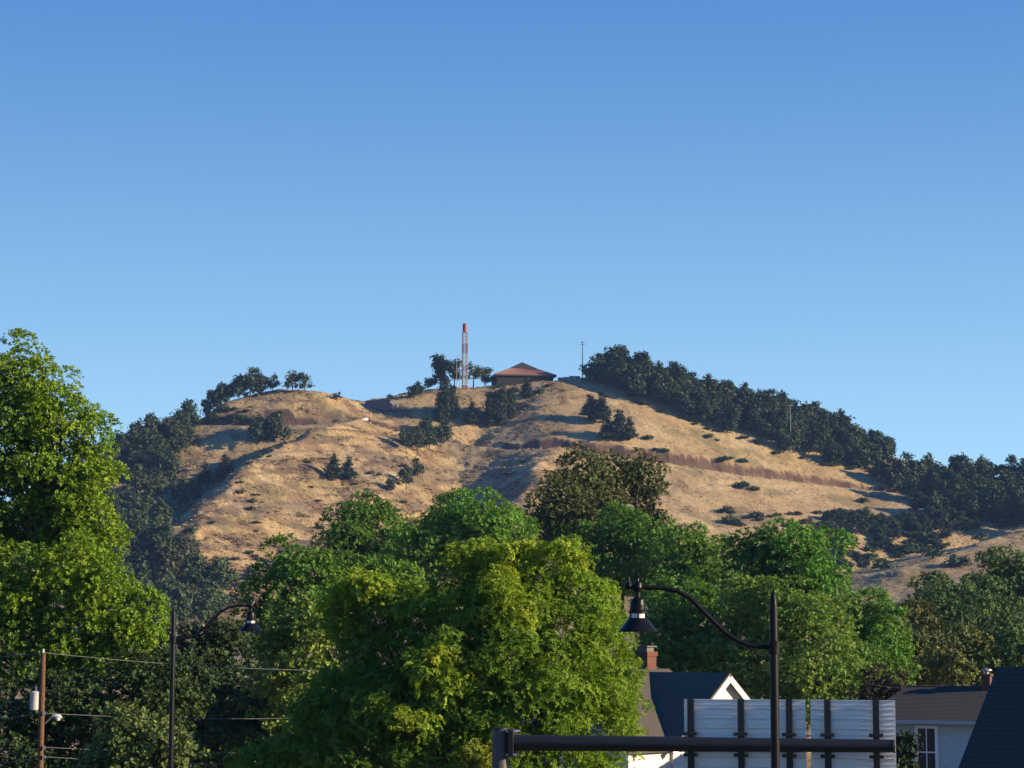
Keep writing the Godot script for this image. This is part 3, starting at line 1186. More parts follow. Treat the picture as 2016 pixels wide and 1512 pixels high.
func pickup(p: Vector3) -> void:
	var t := thing("pickup_truck", "tiny white pickup truck parked at the road bend in saddle", "truck", p, 0.5)
	var wm := mat("truck_white", lin(0.75, 0.74, 0.72), 0.3)
	var st := st_new()
	box(st, Vector3(0, 0.75, 0), Vector3(5.0, 0.6, 1.85))
	box(st, Vector3(-1.6, 1.15, 0.85), Vector3(1.8, 0.35, 0.1))
	box(st, Vector3(-1.6, 1.15, -0.85), Vector3(1.8, 0.35, 0.1))
	box(st, Vector3(-2.45, 1.15, 0), Vector3(0.1, 0.35, 1.7))
	build(st, "body", wm, t)
	st = st_new()
	var l := [Vector3(-0.6, 1.05, 0.85), Vector3(1.5, 1.05, 0.85), Vector3(1.5, 1.05, -0.85), Vector3(-0.6, 1.05, -0.85)]
	var h := [Vector3(-0.4, 1.8, 0.7), Vector3(0.8, 1.8, 0.7), Vector3(0.8, 1.8, -0.7), Vector3(-0.4, 1.8, -0.7)]
	for k in 4:
		quad(st, l[k], l[(k + 1) % 4], h[(k + 1) % 4], h[k])
	quad(st, h[0], h[1], h[2], h[3])
	build(st, "cab", wm, t)
	for k in 4:
		st = st_new()
		var c := Vector3(1.55 if k < 2 else -1.5, 0.38, 0.85 if k % 2 else -0.85)
		tube(st, [c - Vector3(0, 0, 0.12), c + Vector3(0, 0, 0.12)], [0.38, 0.38], 14)
		build(st, "wheel", mat("tyre", lin(0.02, 0.02, 0.02), 0.9), t)

func nth_word(k: int) -> String:
	return ["first", "second", "third", "fourth", "fifth", "sixth", "seventh", "eighth", "ninth", "tenth", "eleventh", "twelfth", "thirteenth", "fourteenth", "fifteenth", "sixteenth", "seventeenth", "eighteenth", "nineteenth", "twentieth", "twenty-first", "twenty-second", "twenty-third", "twenty-fourth", "twenty-fifth", "twenty-sixth", "twenty-seventh", "twenty-eighth", "twenty-ninth", "thirtieth", "thirty-first", "thirty-second", "thirty-third", "thirty-fourth", "thirty-fifth"][clampi(k, 0, 34)]

func hill_trees() -> void:
	var dark := [far_leaf("oak_dark", Color(0.036, 0.056, 0.025)), far_leaf("oak_mid", Color(0.045, 0.068, 0.028)), far_leaf("oak_olive", Color(0.058, 0.072, 0.030)), far_leaf("oak_green", Color(0.050, 0.084, 0.030))]
	var pine := far_leaf("pine_dark", Color(0.030, 0.044, 0.024))
	var brown := far_leaf("brush_brown", Color(0.085, 0.072, 0.038))
	# the belt of oaks on the right ridge: rows from the grass edge up to the crest
	var edge := [[1185, 752], [1223, 772], [1291, 799], [1345, 824], [1427, 845], [1500, 874], [1555, 900], [1645, 911], [1732, 929]]
	var count := 0
	for row in 8:
		var f := row / 7.0
		var u := 1188.0 + (row % 2) * 12.0
		while u < 1752.0:
			var e := 929.0
			for k in edge.size() - 1:
				if u >= edge[k][0] and u <= edge[k + 1][0]:
					e = remap(u, edge[k][0], edge[k + 1][0], edge[k][1], edge[k + 1][1])
			var front := hit(u, e + 2.0)
			if front == Vector3.INF:
				front = stand(u, e, 1195.0)
			var d := lerpf(-front.z + 3.0, 1214.0, f) + rng.randf_range(-5, 5)
			var uu := u + rng.randf_range(-9, 9)
			var p := at(uu, 800, d)
			p.y = height(p.x, d) - 0.2
			var s := rng.randf_range(0.85, 1.25)
			if u < 1300.0:
				s *= 1.12
			var nth := nth_word(int((u - 1180.0) / 32.0))
			var lab := "dark oak inside the ridge belt between grass edge and skyline"
			if row == 0:
				lab = "%s oak from the upper end along the ridge belt's grass edge" % nth
			elif row == 7:
				lab = "%s oak from the upper end on the ridge belt's skyline" % nth
			far_tree("oak" if rng.randf() < 0.88 else "open_oak", "ridge_oak", lab, p, s * rng.randf_range(0.9, 1.15), s * rng.randf_range(0.95, 1.2), dark[rng.randi() % 4] if rng.randf() < 0.7 else dark[0], "oaks in the ridge belt")
			count += 1
			u += rng.randf_range(24.0, 40.0)
	# brush along the belt's lower edge
	for k in 26:
		var u := rng.randf_range(1230, 1740)
		var e := 929.0
		for q in edge.size() - 1:
			if u >= edge[q][0] and u <= edge[q + 1][0]:
				e = remap(u, edge[q][0], edge[q + 1][0], edge[q][1], edge[q + 1][1])
		var p := hit(u, e + rng.randf_range(0, 10))
		if p != Vector3.INF:
			far_tree("shrub", "edge_shrub", "low dark brush along the lower edge of ridge oaks", p, rng.randf_range(0.8, 1.5), rng.randf_range(1.0, 2.0), dark[rng.randi() % 4] if k % 3 else brown, "brush below the ridge oaks", "shrub")
	# oaks at the right end
	var grove := [[1752, 958, 1.0], [1775, 968, 1.15], [1800, 985, 1.0], [1815, 968, 1.1], [1842, 990, 1.0], [1855, 972, 1.15], [1880, 985, 1.0], [1905, 978, 1.2], [1925, 1002, 1.2], [1945, 985, 1.1], [1960, 1012, 1.15], [1985, 990, 1.2], [1995, 1018, 1.2], [2020, 1008, 1.25], [2040, 990, 1.2], [2070, 1010, 1.2], [1735, 948, 0.8], [1865, 1000, 0.75], [1790, 948, 1.0], [1830, 952, 1.05], [1890, 955, 1.1], [1940, 958, 1.15], [1985, 962, 1.15], [2030, 965, 1.15], [1812, 1012, 0.8], [1848, 1018, 0.9], [1890, 1020, 1.0], [1915, 1024, 1.0], [1950, 1028, 1.0], [1980, 1030, 1.1], [2020, 1030, 1.2], [2055, 1035, 1.2], [2090, 1030, 1.3], [2100, 1045, 1.3], [2130, 1040, 1.3]]  # oaks past the right edge are out of view, added to shade the ravine
	grove.sort()
	for k in grove.size():
		var c: Array = grove[k]
		far_tree("oak", "slope_oak", "%s oak from the left in the loose grove ending the ridge" % nth_word(k), stand(c[0], c[1], 1195.0), c[2] * 1.28, c[2] * rng.randf_range(1.1, 1.4), dark[rng.randi() % 4], "oaks at the right end of the ridge")
	# dark scrub on the shaded bank at the right
	for k in 110:
		var u := rng.randf_range(1610, 2010)
		var p := hit(u, 1010.0 + rng.randf_range(0, 28) + (2016.0 - u) * 0.02 + (rng.randf() * (1900.0 - u) * 0.35 if u < 1880.0 and k % 2 else 0.0))
		if p != Vector3.INF:
			far_tree("shrub", "bank_shrub", "dark scrub on the shaded bank below right ridge grove", p, rng.randf_range(1.0, 2.2), rng.randf_range(1.3, 2.6), dark[0] if k % 4 else brown, "scrub on the shaded bank", "shrub")
	# left: the knob's crest trees
	var crest := [["oak", 405, 806, 0.8], ["oak", 420, 800, 1.0], ["oak", 436, 796, 1.05], ["oak", 452, 790, 0.95], ["oak", 470, 784, 1.15], ["oak", 492, 778, 1.35], ["oak", 508, 774, 1.1], ["open_oak", 536, 772, 0.95], ["open_oak", 576, 772, 1.25], ["open_oak", 600, 774, 1.05]]
	var crest_label := ["leftmost small oak on the crest of left knob", "second dark oak from the left on the knob crest", "third dark oak from the left on the knob crest", "fourth dark oak from the left on the knob crest", "fifth oak on the knob crest, beside the tallest", "tallest dark oak on the crest of left knob", "oak just right of the tallest one on left knob", "small open oak standing alone between knob groups", "wide open-crowned oak at right on the left knob", "thin rightmost oak on the crest of left knob"]
	for k in crest.size():
		var c: Array = crest[k]
		far_tree(c[0], "crest_oak", crest_label[k], stand(c[1], c[2], 1153.0), c[3], c[3] * 0.9, dark[k % 3], "oaks on the left knob")
	for k in 26:
		var p := hit(rng.randf_range(398, 520), rng.randf_range(808, 832))
		if p != Vector3.INF:
			far_tree("shrub", "knob_shrub", "dark scrub in the band under the left knob's crest", p, rng.randf_range(0.8, 1.6), rng.randf_range(1.2, 2.2), dark[rng.randi() % 2], "scrub under the left knob", "shrub")
	for k in 20:
		var u := 1635.0 + k * 14.0
		var p := hit(u, rng.randf_range(1022, 1048))
		if p != Vector3.INF:
			far_tree("oak", "ravine_oak", "%s low dark oak from the left along the right ravine" % nth_word(k), p, rng.randf_range(0.45, 0.75), rng.randf_range(0.6, 0.9), dark[rng.randi() % 2], "low oaks in the right ravine")
	for k in 46:  # dark brush added to deepen the shade of the lower ravine
		var u := rng.randf_range(1640, 1880)
		var p := hit(u, rng.randf_range(1045, 1140 - (u - 1640.0) * 0.25))
		if p != Vector3.INF:
			far_tree("shrub" if k % 3 else "oak", "added_ravine_shrub", "dark brush added to darken the shaded lower right ravine", p, rng.randf_range(0.9, 1.9) if k % 3 else 0.5, rng.randf_range(1.6, 3.0) if k % 3 else 0.7, dark[rng.randi() % 2], "brush in the lower right ravine", "shrub")
	# left slope wood
	for k in 44:
		var u := rng.randf_range(195, 385)
		var top := remap(u, 195, 385, 925, 830)
		var v := top + rng.randf() * rng.randf_range(20, 150)
		if u > 330 and v > 905:
			continue
		far_tree("oak", "wood_oak", "dark oak in the wood on the hill's far left slope", stand(u, v, 1110.0 - (385.0 - u) * 0.35), rng.randf_range(1.0, 1.55), rng.randf_range(1.0, 1.35), dark[rng.randi() % 3], "oaks on the far left slope")
	# oaks and pines on the faces
	var singles := [
		["oak", 508, 872, 1.2, "dark oak, left of the pair shading the knob's lower slope"], ["oak", 538, 868, 1.35, "dark oak, right of the pair shading the knob's lower slope"], ["open_oak", 560, 872, 0.9, "thin oak at the right of the pair below left knob"],
		["pine", 440, 945, 1.0, "lone pine at the head of the left ravine"], ["pine", 405, 955, 0.9, "small pine in the left ravine beside a lone pine"], ["oak", 352, 1000, 1.2, "round dark oak low in the left ravine"], ["oak", 380, 985, 0.9, "smaller oak above the round one in left ravine"],
		["pine", 656, 945, 0.95, "left pine of the pair on the sunlit spur"], ["pine", 686, 945, 0.85, "right pine of the pair on the sunlit spur"],
		["open_oak", 822, 938, 0.9, "scraggly small oak below the thicket on the face"], ["open_oak", 800, 965, 1.0, "scraggly oak over the dark hollow left of centre"], ["oak", 770, 970, 0.6, "low bushy oak in the dark hollow left of centre"],
		["column", 878, 830, 1.45, "tall dark conifer column below the radio mast"], ["column", 890, 822, 1.2, "shorter conifer against the tall one below the mast"], ["column", 866, 832, 1.05, "left conifer of the group below the mast"], ["pine", 930, 836, 0.95, "small pointed pine between the two conifer groups"],
		["column", 966, 838, 1.3, "dark conifer, left of the group below the pavilion"], ["column", 985, 836, 1.35, "middle conifer of the group below the pavilion"], ["column", 1005, 825, 1.15, "right conifer of the group below the pavilion"], ["pine", 1036, 785, 0.85, "small pine just below the pavilion's eave"],
		["pine", 1163, 829, 1.1, "left pine of the upper pair on right face"], ["pine", 1186, 832, 1.2, "right pine of the upper pair on right face"], ["pine", 1198, 866, 1.0, "left pine of the lower trio on right face"], ["pine", 1220, 868, 1.2, "middle pine of the lower trio on right face"], ["pine", 1238, 868, 0.95, "right pine of the lower trio on right face"],
		["oak", 800, 884, 0.95, "leftmost bushy oak of the thicket at the road"], ["oak", 822, 888, 1.1, "second bushy oak of the thicket at the road"], ["oak", 845, 886, 1.15, "third bushy oak of the thicket at the road"], ["oak", 868, 880, 1.15, "rightmost round oak of the thicket at the road"], ["oak", 836, 858, 0.8, "small oak behind the thicket at the road"]]
	for c in singles:
		var kind: String = c[0]
		far_tree(kind, {"oak": "oak_tree", "open_oak": "open_oak", "pine": "pine_tree", "column": "conifer"}[kind], c[4], stand(c[1], c[2], 1190.0), c[3], c[3] * (1.45 if kind == "pine" else 0.95), pine if kind in ["pine", "column"] else dark[rng.randi() % 3])
	# summit oaks
	far_tree("oak", "summit_oak", "large oak behind the left side of the radio mast", stand(868, 768, 1203.0), 1.75, 1.35, dark[1])
	far_tree("open_oak", "summit_oak", "thin oak close behind the radio mast", stand(895, 764, 1206.0), 1.45, 1.2, dark[0])
	far_tree("open_oak", "summit_oak", "open oak between radio mast and pavilion, nearer the mast", stand(932, 760, 1212.0), 1.3, 1.25, dark[2])
	far_tree("open_oak", "summit_oak", "open oak touching the left end of pavilion roof", stand(955, 760, 1218.0), 1.1, 1.1, dark[1])
	far_tree("oak", "summit_oak", "small round oak on the skyline left of the mast", stand(815, 784, 1182.0), 0.75, 0.95, dark[1])
	far_tree("open_oak", "summit_oak", "bare-looking scrubby oak beside the saddle reservoir", stand(768, 800, 1180.0), 0.6, 0.9, brown)
	far_tree("open_oak", "summit_oak", "thin scrubby oak on the knob's right shoulder", stand(665, 790, 1155.0), 0.42, 0.6, brown)
	far_tree("open_oak", "summit_oak", "scraggly oak beside the tall pole on the summit", stand(1160, 752, 1214.0), 0.95, 1.0, dark[1])
	far_tree("oak", "summit_oak", "great domed oak at the upper end of ridge belt", stand(1215, 757, 1205.0), 1.95, 1.75, dark[0])
	far_tree("oak", "summit_oak", "big oak next to the great domed one on ridge", stand(1258, 772, 1200.0), 1.85, 1.6, dark[0])
	far_tree("oak", "summit_oak", "dark oak at the left foot of the great dome", stand(1188, 755, 1210.0), 1.1, 1.0, dark[1])
	# single shrubs on the open face
	var bush := [[1276, 866, 1.5, "round green bush right of the pine trio"], [1290, 888, 1.0, "left bush of the two above the road cut"], [1308, 890, 1.2, "right bush of the two above the road cut"], [1395, 862, 1.3, "grey-green bush alone high on the right face"], [1412, 868, 0.7, "tiny bush beside the lone one high on right face"], [1424, 908, 1.5, "left olive bush in the middle of right face"], [1464, 911, 1.4, "right dark bush in the middle of right face"], [1438, 905, 1.0, "small bush between two bushes on right face"], [1460, 962, 2.0, "green bush patch just below the road cut"], [1485, 966, 1.4, "smaller green bush just below the road cut"], [1430, 1010, 2.0, "brown shrub, left of three low on right face"], [1492, 1020, 1.9, "brown shrub, middle of three low on right face"], [1440, 1032, 2.2, "dark shrub, lowest of three on right face"], [1700, 990, 1.6, "lone round shrub on the pale terrace at right"], [1060, 775, 1.6, "bush on the bank under the pavilion"], [1015, 772, 1.5, "bush left of the bank under the pavilion"], [985, 763, 1.3, "bush under the left end of the pavilion"], [1080, 762, 1.1, "bush under the right end of the pavilion"]]
	for c in bush:
		far_tree("shrub", "hill_shrub", c[3], stand(c[0], c[1], 1190.0), c[2], c[2] * 1.25, brown if "brown" in c[3] else dark[3], "single shrubs on the open hill", "shrub")
	for k in 34:
		var u := rng.randf_range(1440, 1700)
		var p := hit(u, 1006.0 + rng.randf_range(0, 34))
		if p != Vector3.INF:
			far_tree("shrub", "slope_shrub", "small brown scrub scattered on the lower right slope", p, rng.randf_range(0.5, 1.2), rng.randf_range(0.8, 1.8), brown if k % 3 else dark[2], "brown scrub low on the right", "shrub")
	for k in 60:
		var u := rng.randf_range(400, 1040)
		var p := hit(u, rng.randf_range(900, 1120))
		if p != Vector3.INF:
			far_tree("shrub", "gully_shrub", "small dusty scrub dotted over the left and centre slopes", p, rng.randf_range(0.4, 1.1), rng.randf_range(0.6, 1.6), brown if k % 3 else dark[2], "dusty scrub on the gullied slopes", "shrub")
	# bushes on the lower right spur
	var low := [[1815, 1062, 2.0, "dark bush at the upper edge of lower right spur"], [1790, 1090, 2.2, "left green bush on the lower right spur"], [1840, 1098, 2.0, "middle green bush on the lower right spur"], [1885, 1115, 2.6, "big dark round bush on the lower right spur"], [1930, 1060, 1.2, "small bush near the right edge of lower spur"], [1705, 1105, 2.4, "dark bush in the shade of the lower right ravine"], [1740, 1120, 2.2, "second dark bush in the lower right ravine"]]
	for c in low:
		far_tree("shrub", "spur_shrub", c[3], stand(c[0], c[1], 900.0), c[2], c[2] * 1.3, dark[3], "bushes on the lower right spur", "shrub")

# ------------------------------------------------------------------ trees of the town
func town_trees() -> void:
	var lime := [Color(0.15, 0.26, 0.025), Color(0.19, 0.30, 0.025), Color(0.11, 0.20, 0.024)]  # painted light: brighter lime on right-hand lobes, darker on left and low ones
	# far ones first: foot of the hill
	var grey := [Color(0.060, 0.078, 0.032), Color(0.078, 0.080, 0.036)]
	var far := {"puff": 1.1, "size": 0.6, "through": 0.4, "thick": 0.4}
	var foot_leaf := [far_leaf("foot_oak", Color(0.056, 0.085, 0.036)), far_leaf("foot_oak_brown", Color(0.075, 0.075, 0.036))]
	for row in 9:
		var v := 1030.0 + row * 27.0
		var n := 0
		var u := 180.0 + rng.randf_range(0, 20)
		while u < (300.0 + row * 22.0 if row < 5 else 430.0):
			far_tree("oak", "foothill_oak", "grey-green oak in the thick wood at the hill's left foot", stand(u, v + rng.randf_range(-8, 8), 850.0), rng.randf_range(1.05, 1.5), rng.randf_range(0.95, 1.3), foot_leaf[0 if rng.randf() < 0.75 else 1], "oaks at the left foot of the hill")
			u += rng.randf_range(38, 52)
	for c in [[455, 1165, 0.8, "brown scrubby tree, left of three on bare hill foot"], [500, 1160, 0.9, "brown scrubby tree, middle of three on bare hill foot"], [560, 1115, 0.8, "upper brown scrubby tree on the bare hill foot"], [470, 1205, 1.0, "lowest brown scrubby tree at the bare hill foot"], [540, 1150, 0.9, "right brown scrubby tree at the bare hill foot"]]:
		far_tree("open_oak", "scrub_tree", c[3], stand(c[0], c[1], 820.0), c[2], c[2] * 1.2, foot_leaf[1])
	tree("hillside_oak", "big olive-brown oak on the hillside above the treetops", 240, [[1150, 935, 48, 46, 0, 0], [1110, 990, 55, 50, 5, 0], [1180, 985, 45, 52, -4, 1], [1075, 1040, 45, 60, 2, 0], [1135, 1060, 60, 55, 4, 0], [1200, 1030, 40, 46, 0, 1]], [Color(0.083, 0.106, 0.035), Color(0.100, 0.116, 0.040)], {"puff": 0.9, "size": 0.5, "through": 0.4, "thick": 0.4, "full": 0.8})
	tree("hillside_oak", "open olive oak crown right of the big one", 246, [[1225, 925, 36, 32, 0, 0], [1265, 925, 34, 32, 3, 0], [1240, 965, 30, 26, -2, 1], [1290, 955, 24, 26, 0, 0]], [Color(0.088, 0.109, 0.038), Color(0.100, 0.116, 0.040)], {"puff": 0.8, "size": 0.48, "through": 0.4, "thick": 0.35, "full": 0.7})
	tree("hillside_cedar", "small dark conifer under the open olive oak", 236, [[1280, 975, 16, 16, 0, 0], [1275, 1000, 24, 14, 0, 0], [1285, 1025, 30, 16, 0, 0], [1285, 1055, 40, 22, 0, 0]], [Color(0.025, 0.045, 0.02)], {"puff": 0.6, "size": 0.5, "through": 0.25, "kind": "needle"})
	# lower right hillside
	var gr := [Color(0.088, 0.153, 0.042), Color(0.071, 0.124, 0.038), Color(0.130, 0.153, 0.045)]
	tree("slope_tree", "rounded green tree at the right edge below the spur", 300, [[1975, 1120, 45, 32, 0, 0], [2030, 1140, 50, 40, 0, 0], [1935, 1165, 50, 32, 3, 0], [2000, 1185, 60, 40, 0, 1]], gr, far)
	tree("slope_tree", "wide green tree below the spur, left of the edge one", 290, [[1855, 1165, 45, 30, 0, 0], [1900, 1200, 60, 38, 3, 0], [1850, 1215, 50, 34, 0, 1], [1960, 1230, 60, 40, 0, 1]], gr, far)
	tree("slope_tree", "dark low tree between olive trees and spur", 280, [[1830, 1195, 40, 34, 0, 1], [1890, 1245, 60, 34, 0, 1], [1980, 1255, 60, 34, 0, 1]], gr, far)
	var ol := {"puff": 0.9, "size": 0.5, "through": 0.45}
	tree("olive_tree", "olive-green tree rising behind the dark right roof", 175, [[1900, 1290, 45, 36, 0, 2], [1950, 1305, 50, 36, 0, 2], [2010, 1295, 55, 40, 0, 0], [1880, 1330, 50, 40, 2, 2], [1960, 1340, 60, 40, 0, 0]], gr, ol)
	tree("olive_tree", "olive-brown tree behind the hip-roofed house", 185, [[1800, 1235, 40, 36, 0, 0], [1835, 1275, 42, 44, 0, 0], [1790, 1300, 40, 40, 3, 1], [1850, 1330, 45, 40, 0, 0], [1800, 1355, 45, 30, 0, 1]], [Color(0.10, 0.115, 0.036), Color(0.085, 0.12, 0.036)], ol)
	# middle trees behind the houses
	var mg := [Color(0.106, 0.230, 0.038), Color(0.083, 0.183, 0.035), Color(0.142, 0.254, 0.047)]
	var mid := {"puff": 0.95, "size": 0.46, "through": 0.8}
	tree("green_tree", "dark green tree left of the bright dome above centre", 235, [[715, 1010, 42, 30, 0, 1], [680, 1050, 46, 42, 2, 1], [750, 1050, 55, 46, 0, 0], [690, 1110, 60, 50, 0, 1], [780, 1105, 55, 50, 3, 1]], mg, mid)
	tree("green_tree", "bright green domed tree above the yellow-tipped tree", 215, [[900, 1025, 60, 44, 0, 0], [960, 1025, 48, 42, 3, 0], [860, 1070, 60, 50, 2, 0], [950, 1085, 70, 60, 0, 0], [1005, 1060, 34, 46, 0, 0], [830, 1120, 60, 50, 0, 1]], [Color(0.130, 0.277, 0.040), Color(0.100, 0.212, 0.035)], mid)
	tree("green_tree", "mid-green tree right of the domed one, under big oak", 230, [[1150, 1085, 55, 42, 0, 1], [1215, 1055, 55, 46, 0, 0], [1280, 1070, 50, 50, 2, 0], [1200, 1130, 70, 50, 0, 0], [1290, 1140, 60, 50, 3, 1]], mg, mid)
	tree("green_tree", "green tree with flat top above the right lamp arm", 220, [[1350, 1090, 55, 42, 0, 0], [1400, 1110, 50, 46, 0, 2], [1340, 1150, 60, 50, 0, 0], [1410, 1180, 60, 50, 3, 0]], mg, mid)
	tree("green_tree", "tall deep-green tree right of centre before the ravine", 190, [[1490, 1075, 42, 34, 0, 1], [1560, 1070, 50, 34, 2, 0], [1620, 1065, 30, 22, 0, 0], [1470, 1125, 42, 36, 0, 1], [1550, 1125, 70, 45, 0, 0], [1610, 1130, 45, 40, 3, 0], [1645, 1165, 40, 30, 0, 0], [1530, 1190, 80, 60, 0, 1]], [Color(0.100, 0.248, 0.038), Color(0.071, 0.171, 0.033)], mid)
	tree("green_tree", "pale green spreading tree directly behind the road signs", 160, [[1480, 1190, 60, 46, 0, 2], [1560, 1215, 70, 60, 2, 0], [1620, 1230, 55, 60, 0, 2], [1500, 1280, 75, 60, 0, 0], [1600, 1310, 80, 60, 3, 2], [1680, 1320, 60, 50, 0, 0], [1540, 1370, 80, 50, 0, 0], [1650, 1380, 80, 45, 3, 2], [1440, 1340, 60, 60, 0, 2]], [Color(0.130, 0.236, 0.047), Color(0.100, 0.189, 0.040), Color(0.165, 0.266, 0.059)], {"puff": 0.85, "size": 0.40, "through": 0.8, "full": 0.9})
	tree("green_tree", "dense green tree right of the pale one behind signs", 172, [[1700, 1210, 45, 36, 0, 0], [1735, 1250, 45, 46, 2, 0], [1690, 1280, 45, 46, 0, 1], [1750, 1310, 40, 46, 0, 0], [1710, 1350, 55, 40, 3, 0]], mg, mid)
	tree("green_tree", "shaded green tree behind the chimney house", 165, [[1330, 1210, 60, 50, 0, 0], [1390, 1240, 60, 50, 0, 1], [1320, 1270, 60, 50, 2, 1], [1400, 1300, 60, 50, 3, 0], [1340, 1330, 60, 40, 0, 1]], mg, mid)
	tree("russet_shrub", "reddish-brown shrub beside the hip-roofed house", 150, [[1740, 1350, 30, 26, 0, 0], [1710, 1370, 30, 22, 0, 0], [1760, 1375, 26, 24, 0, 0]], [Color(0.05, 0.042, 0.024)], {"puff": 0.6, "size": 0.36, "through": 0.4, "thick": 0.12})
	# left of centre
	var ly := [Color(0.100, 0.206, 0.035), Color(0.212, 0.277, 0.047), Color(0.147, 0.224, 0.045)]
	tree("mixed_tree", "green tree behind the yellow-tipped one at its left", 150, [[560, 1120, 42, 40, 0, 0], [620, 1130, 50, 42, 2, 0], [540, 1180, 46, 46, 0, 0], [610, 1190, 60, 46, 3, 0], [690, 1150, 55, 40, 0, 0], [760, 1150, 60, 40, 0, 0], [560, 1250, 60, 50, 0, 0]], ly, mid)
	tree("mixed_tree", "tree with yellow-green upright shoots left of centre", 118, [[570, 1240, 40, 46, 0, 2], [620, 1285, 42, 46, 2, 1], [545, 1310, 42, 50, 0, 2], [600, 1350, 50, 50, 2, 1], [560, 1400, 50, 50, 0, 2], [640, 1220, 40, 40, 0, 2]], ly, {"puff": 0.6, "size": 0.34, "through": 0.5})
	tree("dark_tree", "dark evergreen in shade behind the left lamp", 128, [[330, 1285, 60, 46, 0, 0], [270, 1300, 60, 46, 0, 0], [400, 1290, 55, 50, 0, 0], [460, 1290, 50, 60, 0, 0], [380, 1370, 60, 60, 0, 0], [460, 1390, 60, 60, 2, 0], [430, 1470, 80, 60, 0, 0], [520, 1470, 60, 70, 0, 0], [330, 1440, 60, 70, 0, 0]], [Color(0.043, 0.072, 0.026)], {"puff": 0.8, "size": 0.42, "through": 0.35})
	# big maple at the left, two trunks' worth of crown
	var mp := {"puff": 0.6, "size": 0.25, "through": 0.8, "thick": 0.34, "full": 0.95}
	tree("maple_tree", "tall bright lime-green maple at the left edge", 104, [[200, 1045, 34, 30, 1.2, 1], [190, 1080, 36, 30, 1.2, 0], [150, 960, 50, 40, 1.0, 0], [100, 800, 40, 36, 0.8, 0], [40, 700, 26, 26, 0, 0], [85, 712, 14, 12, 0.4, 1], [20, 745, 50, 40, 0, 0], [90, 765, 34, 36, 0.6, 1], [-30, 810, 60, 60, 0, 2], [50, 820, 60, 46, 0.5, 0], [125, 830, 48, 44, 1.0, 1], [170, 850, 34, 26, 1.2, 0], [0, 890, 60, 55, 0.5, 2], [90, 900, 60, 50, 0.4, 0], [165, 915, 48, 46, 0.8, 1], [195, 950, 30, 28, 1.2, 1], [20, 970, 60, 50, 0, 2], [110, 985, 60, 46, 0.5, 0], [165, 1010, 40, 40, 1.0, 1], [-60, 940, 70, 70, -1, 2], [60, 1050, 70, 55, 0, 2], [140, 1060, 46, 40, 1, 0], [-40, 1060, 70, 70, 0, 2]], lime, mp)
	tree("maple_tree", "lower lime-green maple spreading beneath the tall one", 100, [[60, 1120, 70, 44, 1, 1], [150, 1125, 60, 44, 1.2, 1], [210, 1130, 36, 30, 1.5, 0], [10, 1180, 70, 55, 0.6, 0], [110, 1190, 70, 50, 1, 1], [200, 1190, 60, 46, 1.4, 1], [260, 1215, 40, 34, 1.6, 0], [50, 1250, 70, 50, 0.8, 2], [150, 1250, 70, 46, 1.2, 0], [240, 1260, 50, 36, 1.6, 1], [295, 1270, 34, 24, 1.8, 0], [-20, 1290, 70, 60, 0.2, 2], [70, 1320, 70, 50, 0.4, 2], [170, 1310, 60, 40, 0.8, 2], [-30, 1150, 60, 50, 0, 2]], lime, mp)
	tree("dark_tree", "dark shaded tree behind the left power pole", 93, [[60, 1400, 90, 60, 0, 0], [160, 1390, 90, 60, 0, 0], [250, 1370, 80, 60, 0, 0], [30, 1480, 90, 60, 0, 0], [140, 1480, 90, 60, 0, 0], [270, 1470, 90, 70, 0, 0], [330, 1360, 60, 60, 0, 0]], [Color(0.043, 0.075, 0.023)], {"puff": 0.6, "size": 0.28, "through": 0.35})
	for k in 6:
		var u := 470.0 + k * 115.0
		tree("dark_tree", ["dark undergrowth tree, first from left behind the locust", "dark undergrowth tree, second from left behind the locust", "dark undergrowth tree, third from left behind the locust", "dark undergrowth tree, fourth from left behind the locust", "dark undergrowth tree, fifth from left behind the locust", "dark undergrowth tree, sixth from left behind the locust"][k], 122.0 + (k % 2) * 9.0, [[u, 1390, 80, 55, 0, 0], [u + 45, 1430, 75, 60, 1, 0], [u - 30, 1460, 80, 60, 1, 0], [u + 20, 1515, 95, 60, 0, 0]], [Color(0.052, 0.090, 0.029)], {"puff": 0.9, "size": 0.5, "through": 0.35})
	tree("small_oak", "small pale-green oak at the foot of left lamp", 64, [[235, 1430, 30, 26, 0, 0], [275, 1450, 36, 30, 0.4, 0], [225, 1480, 36, 30, 0.2, 0], [320, 1475, 34, 30, 0.6, 0], [280, 1505, 44, 34, 0.3, 0], [345, 1500, 30, 26, 0.6, 0], [215, 1520, 40, 34, 0, 0]], [Color(0.105, 0.145, 0.045)], {"puff": 0.42, "size": 0.26, "through": 0.5, "thick": 0.14})
	# the yellow-tipped locust in the middle
	var lc := [Color(0.17, 0.29, 0.034), Color(0.34, 0.42, 0.045), Color(0.20, 0.32, 0.034), Color(0.14, 0.25, 0.034)]  # leaf greens carry light: brighter on sunlit right lobes, darker at shaded lower left
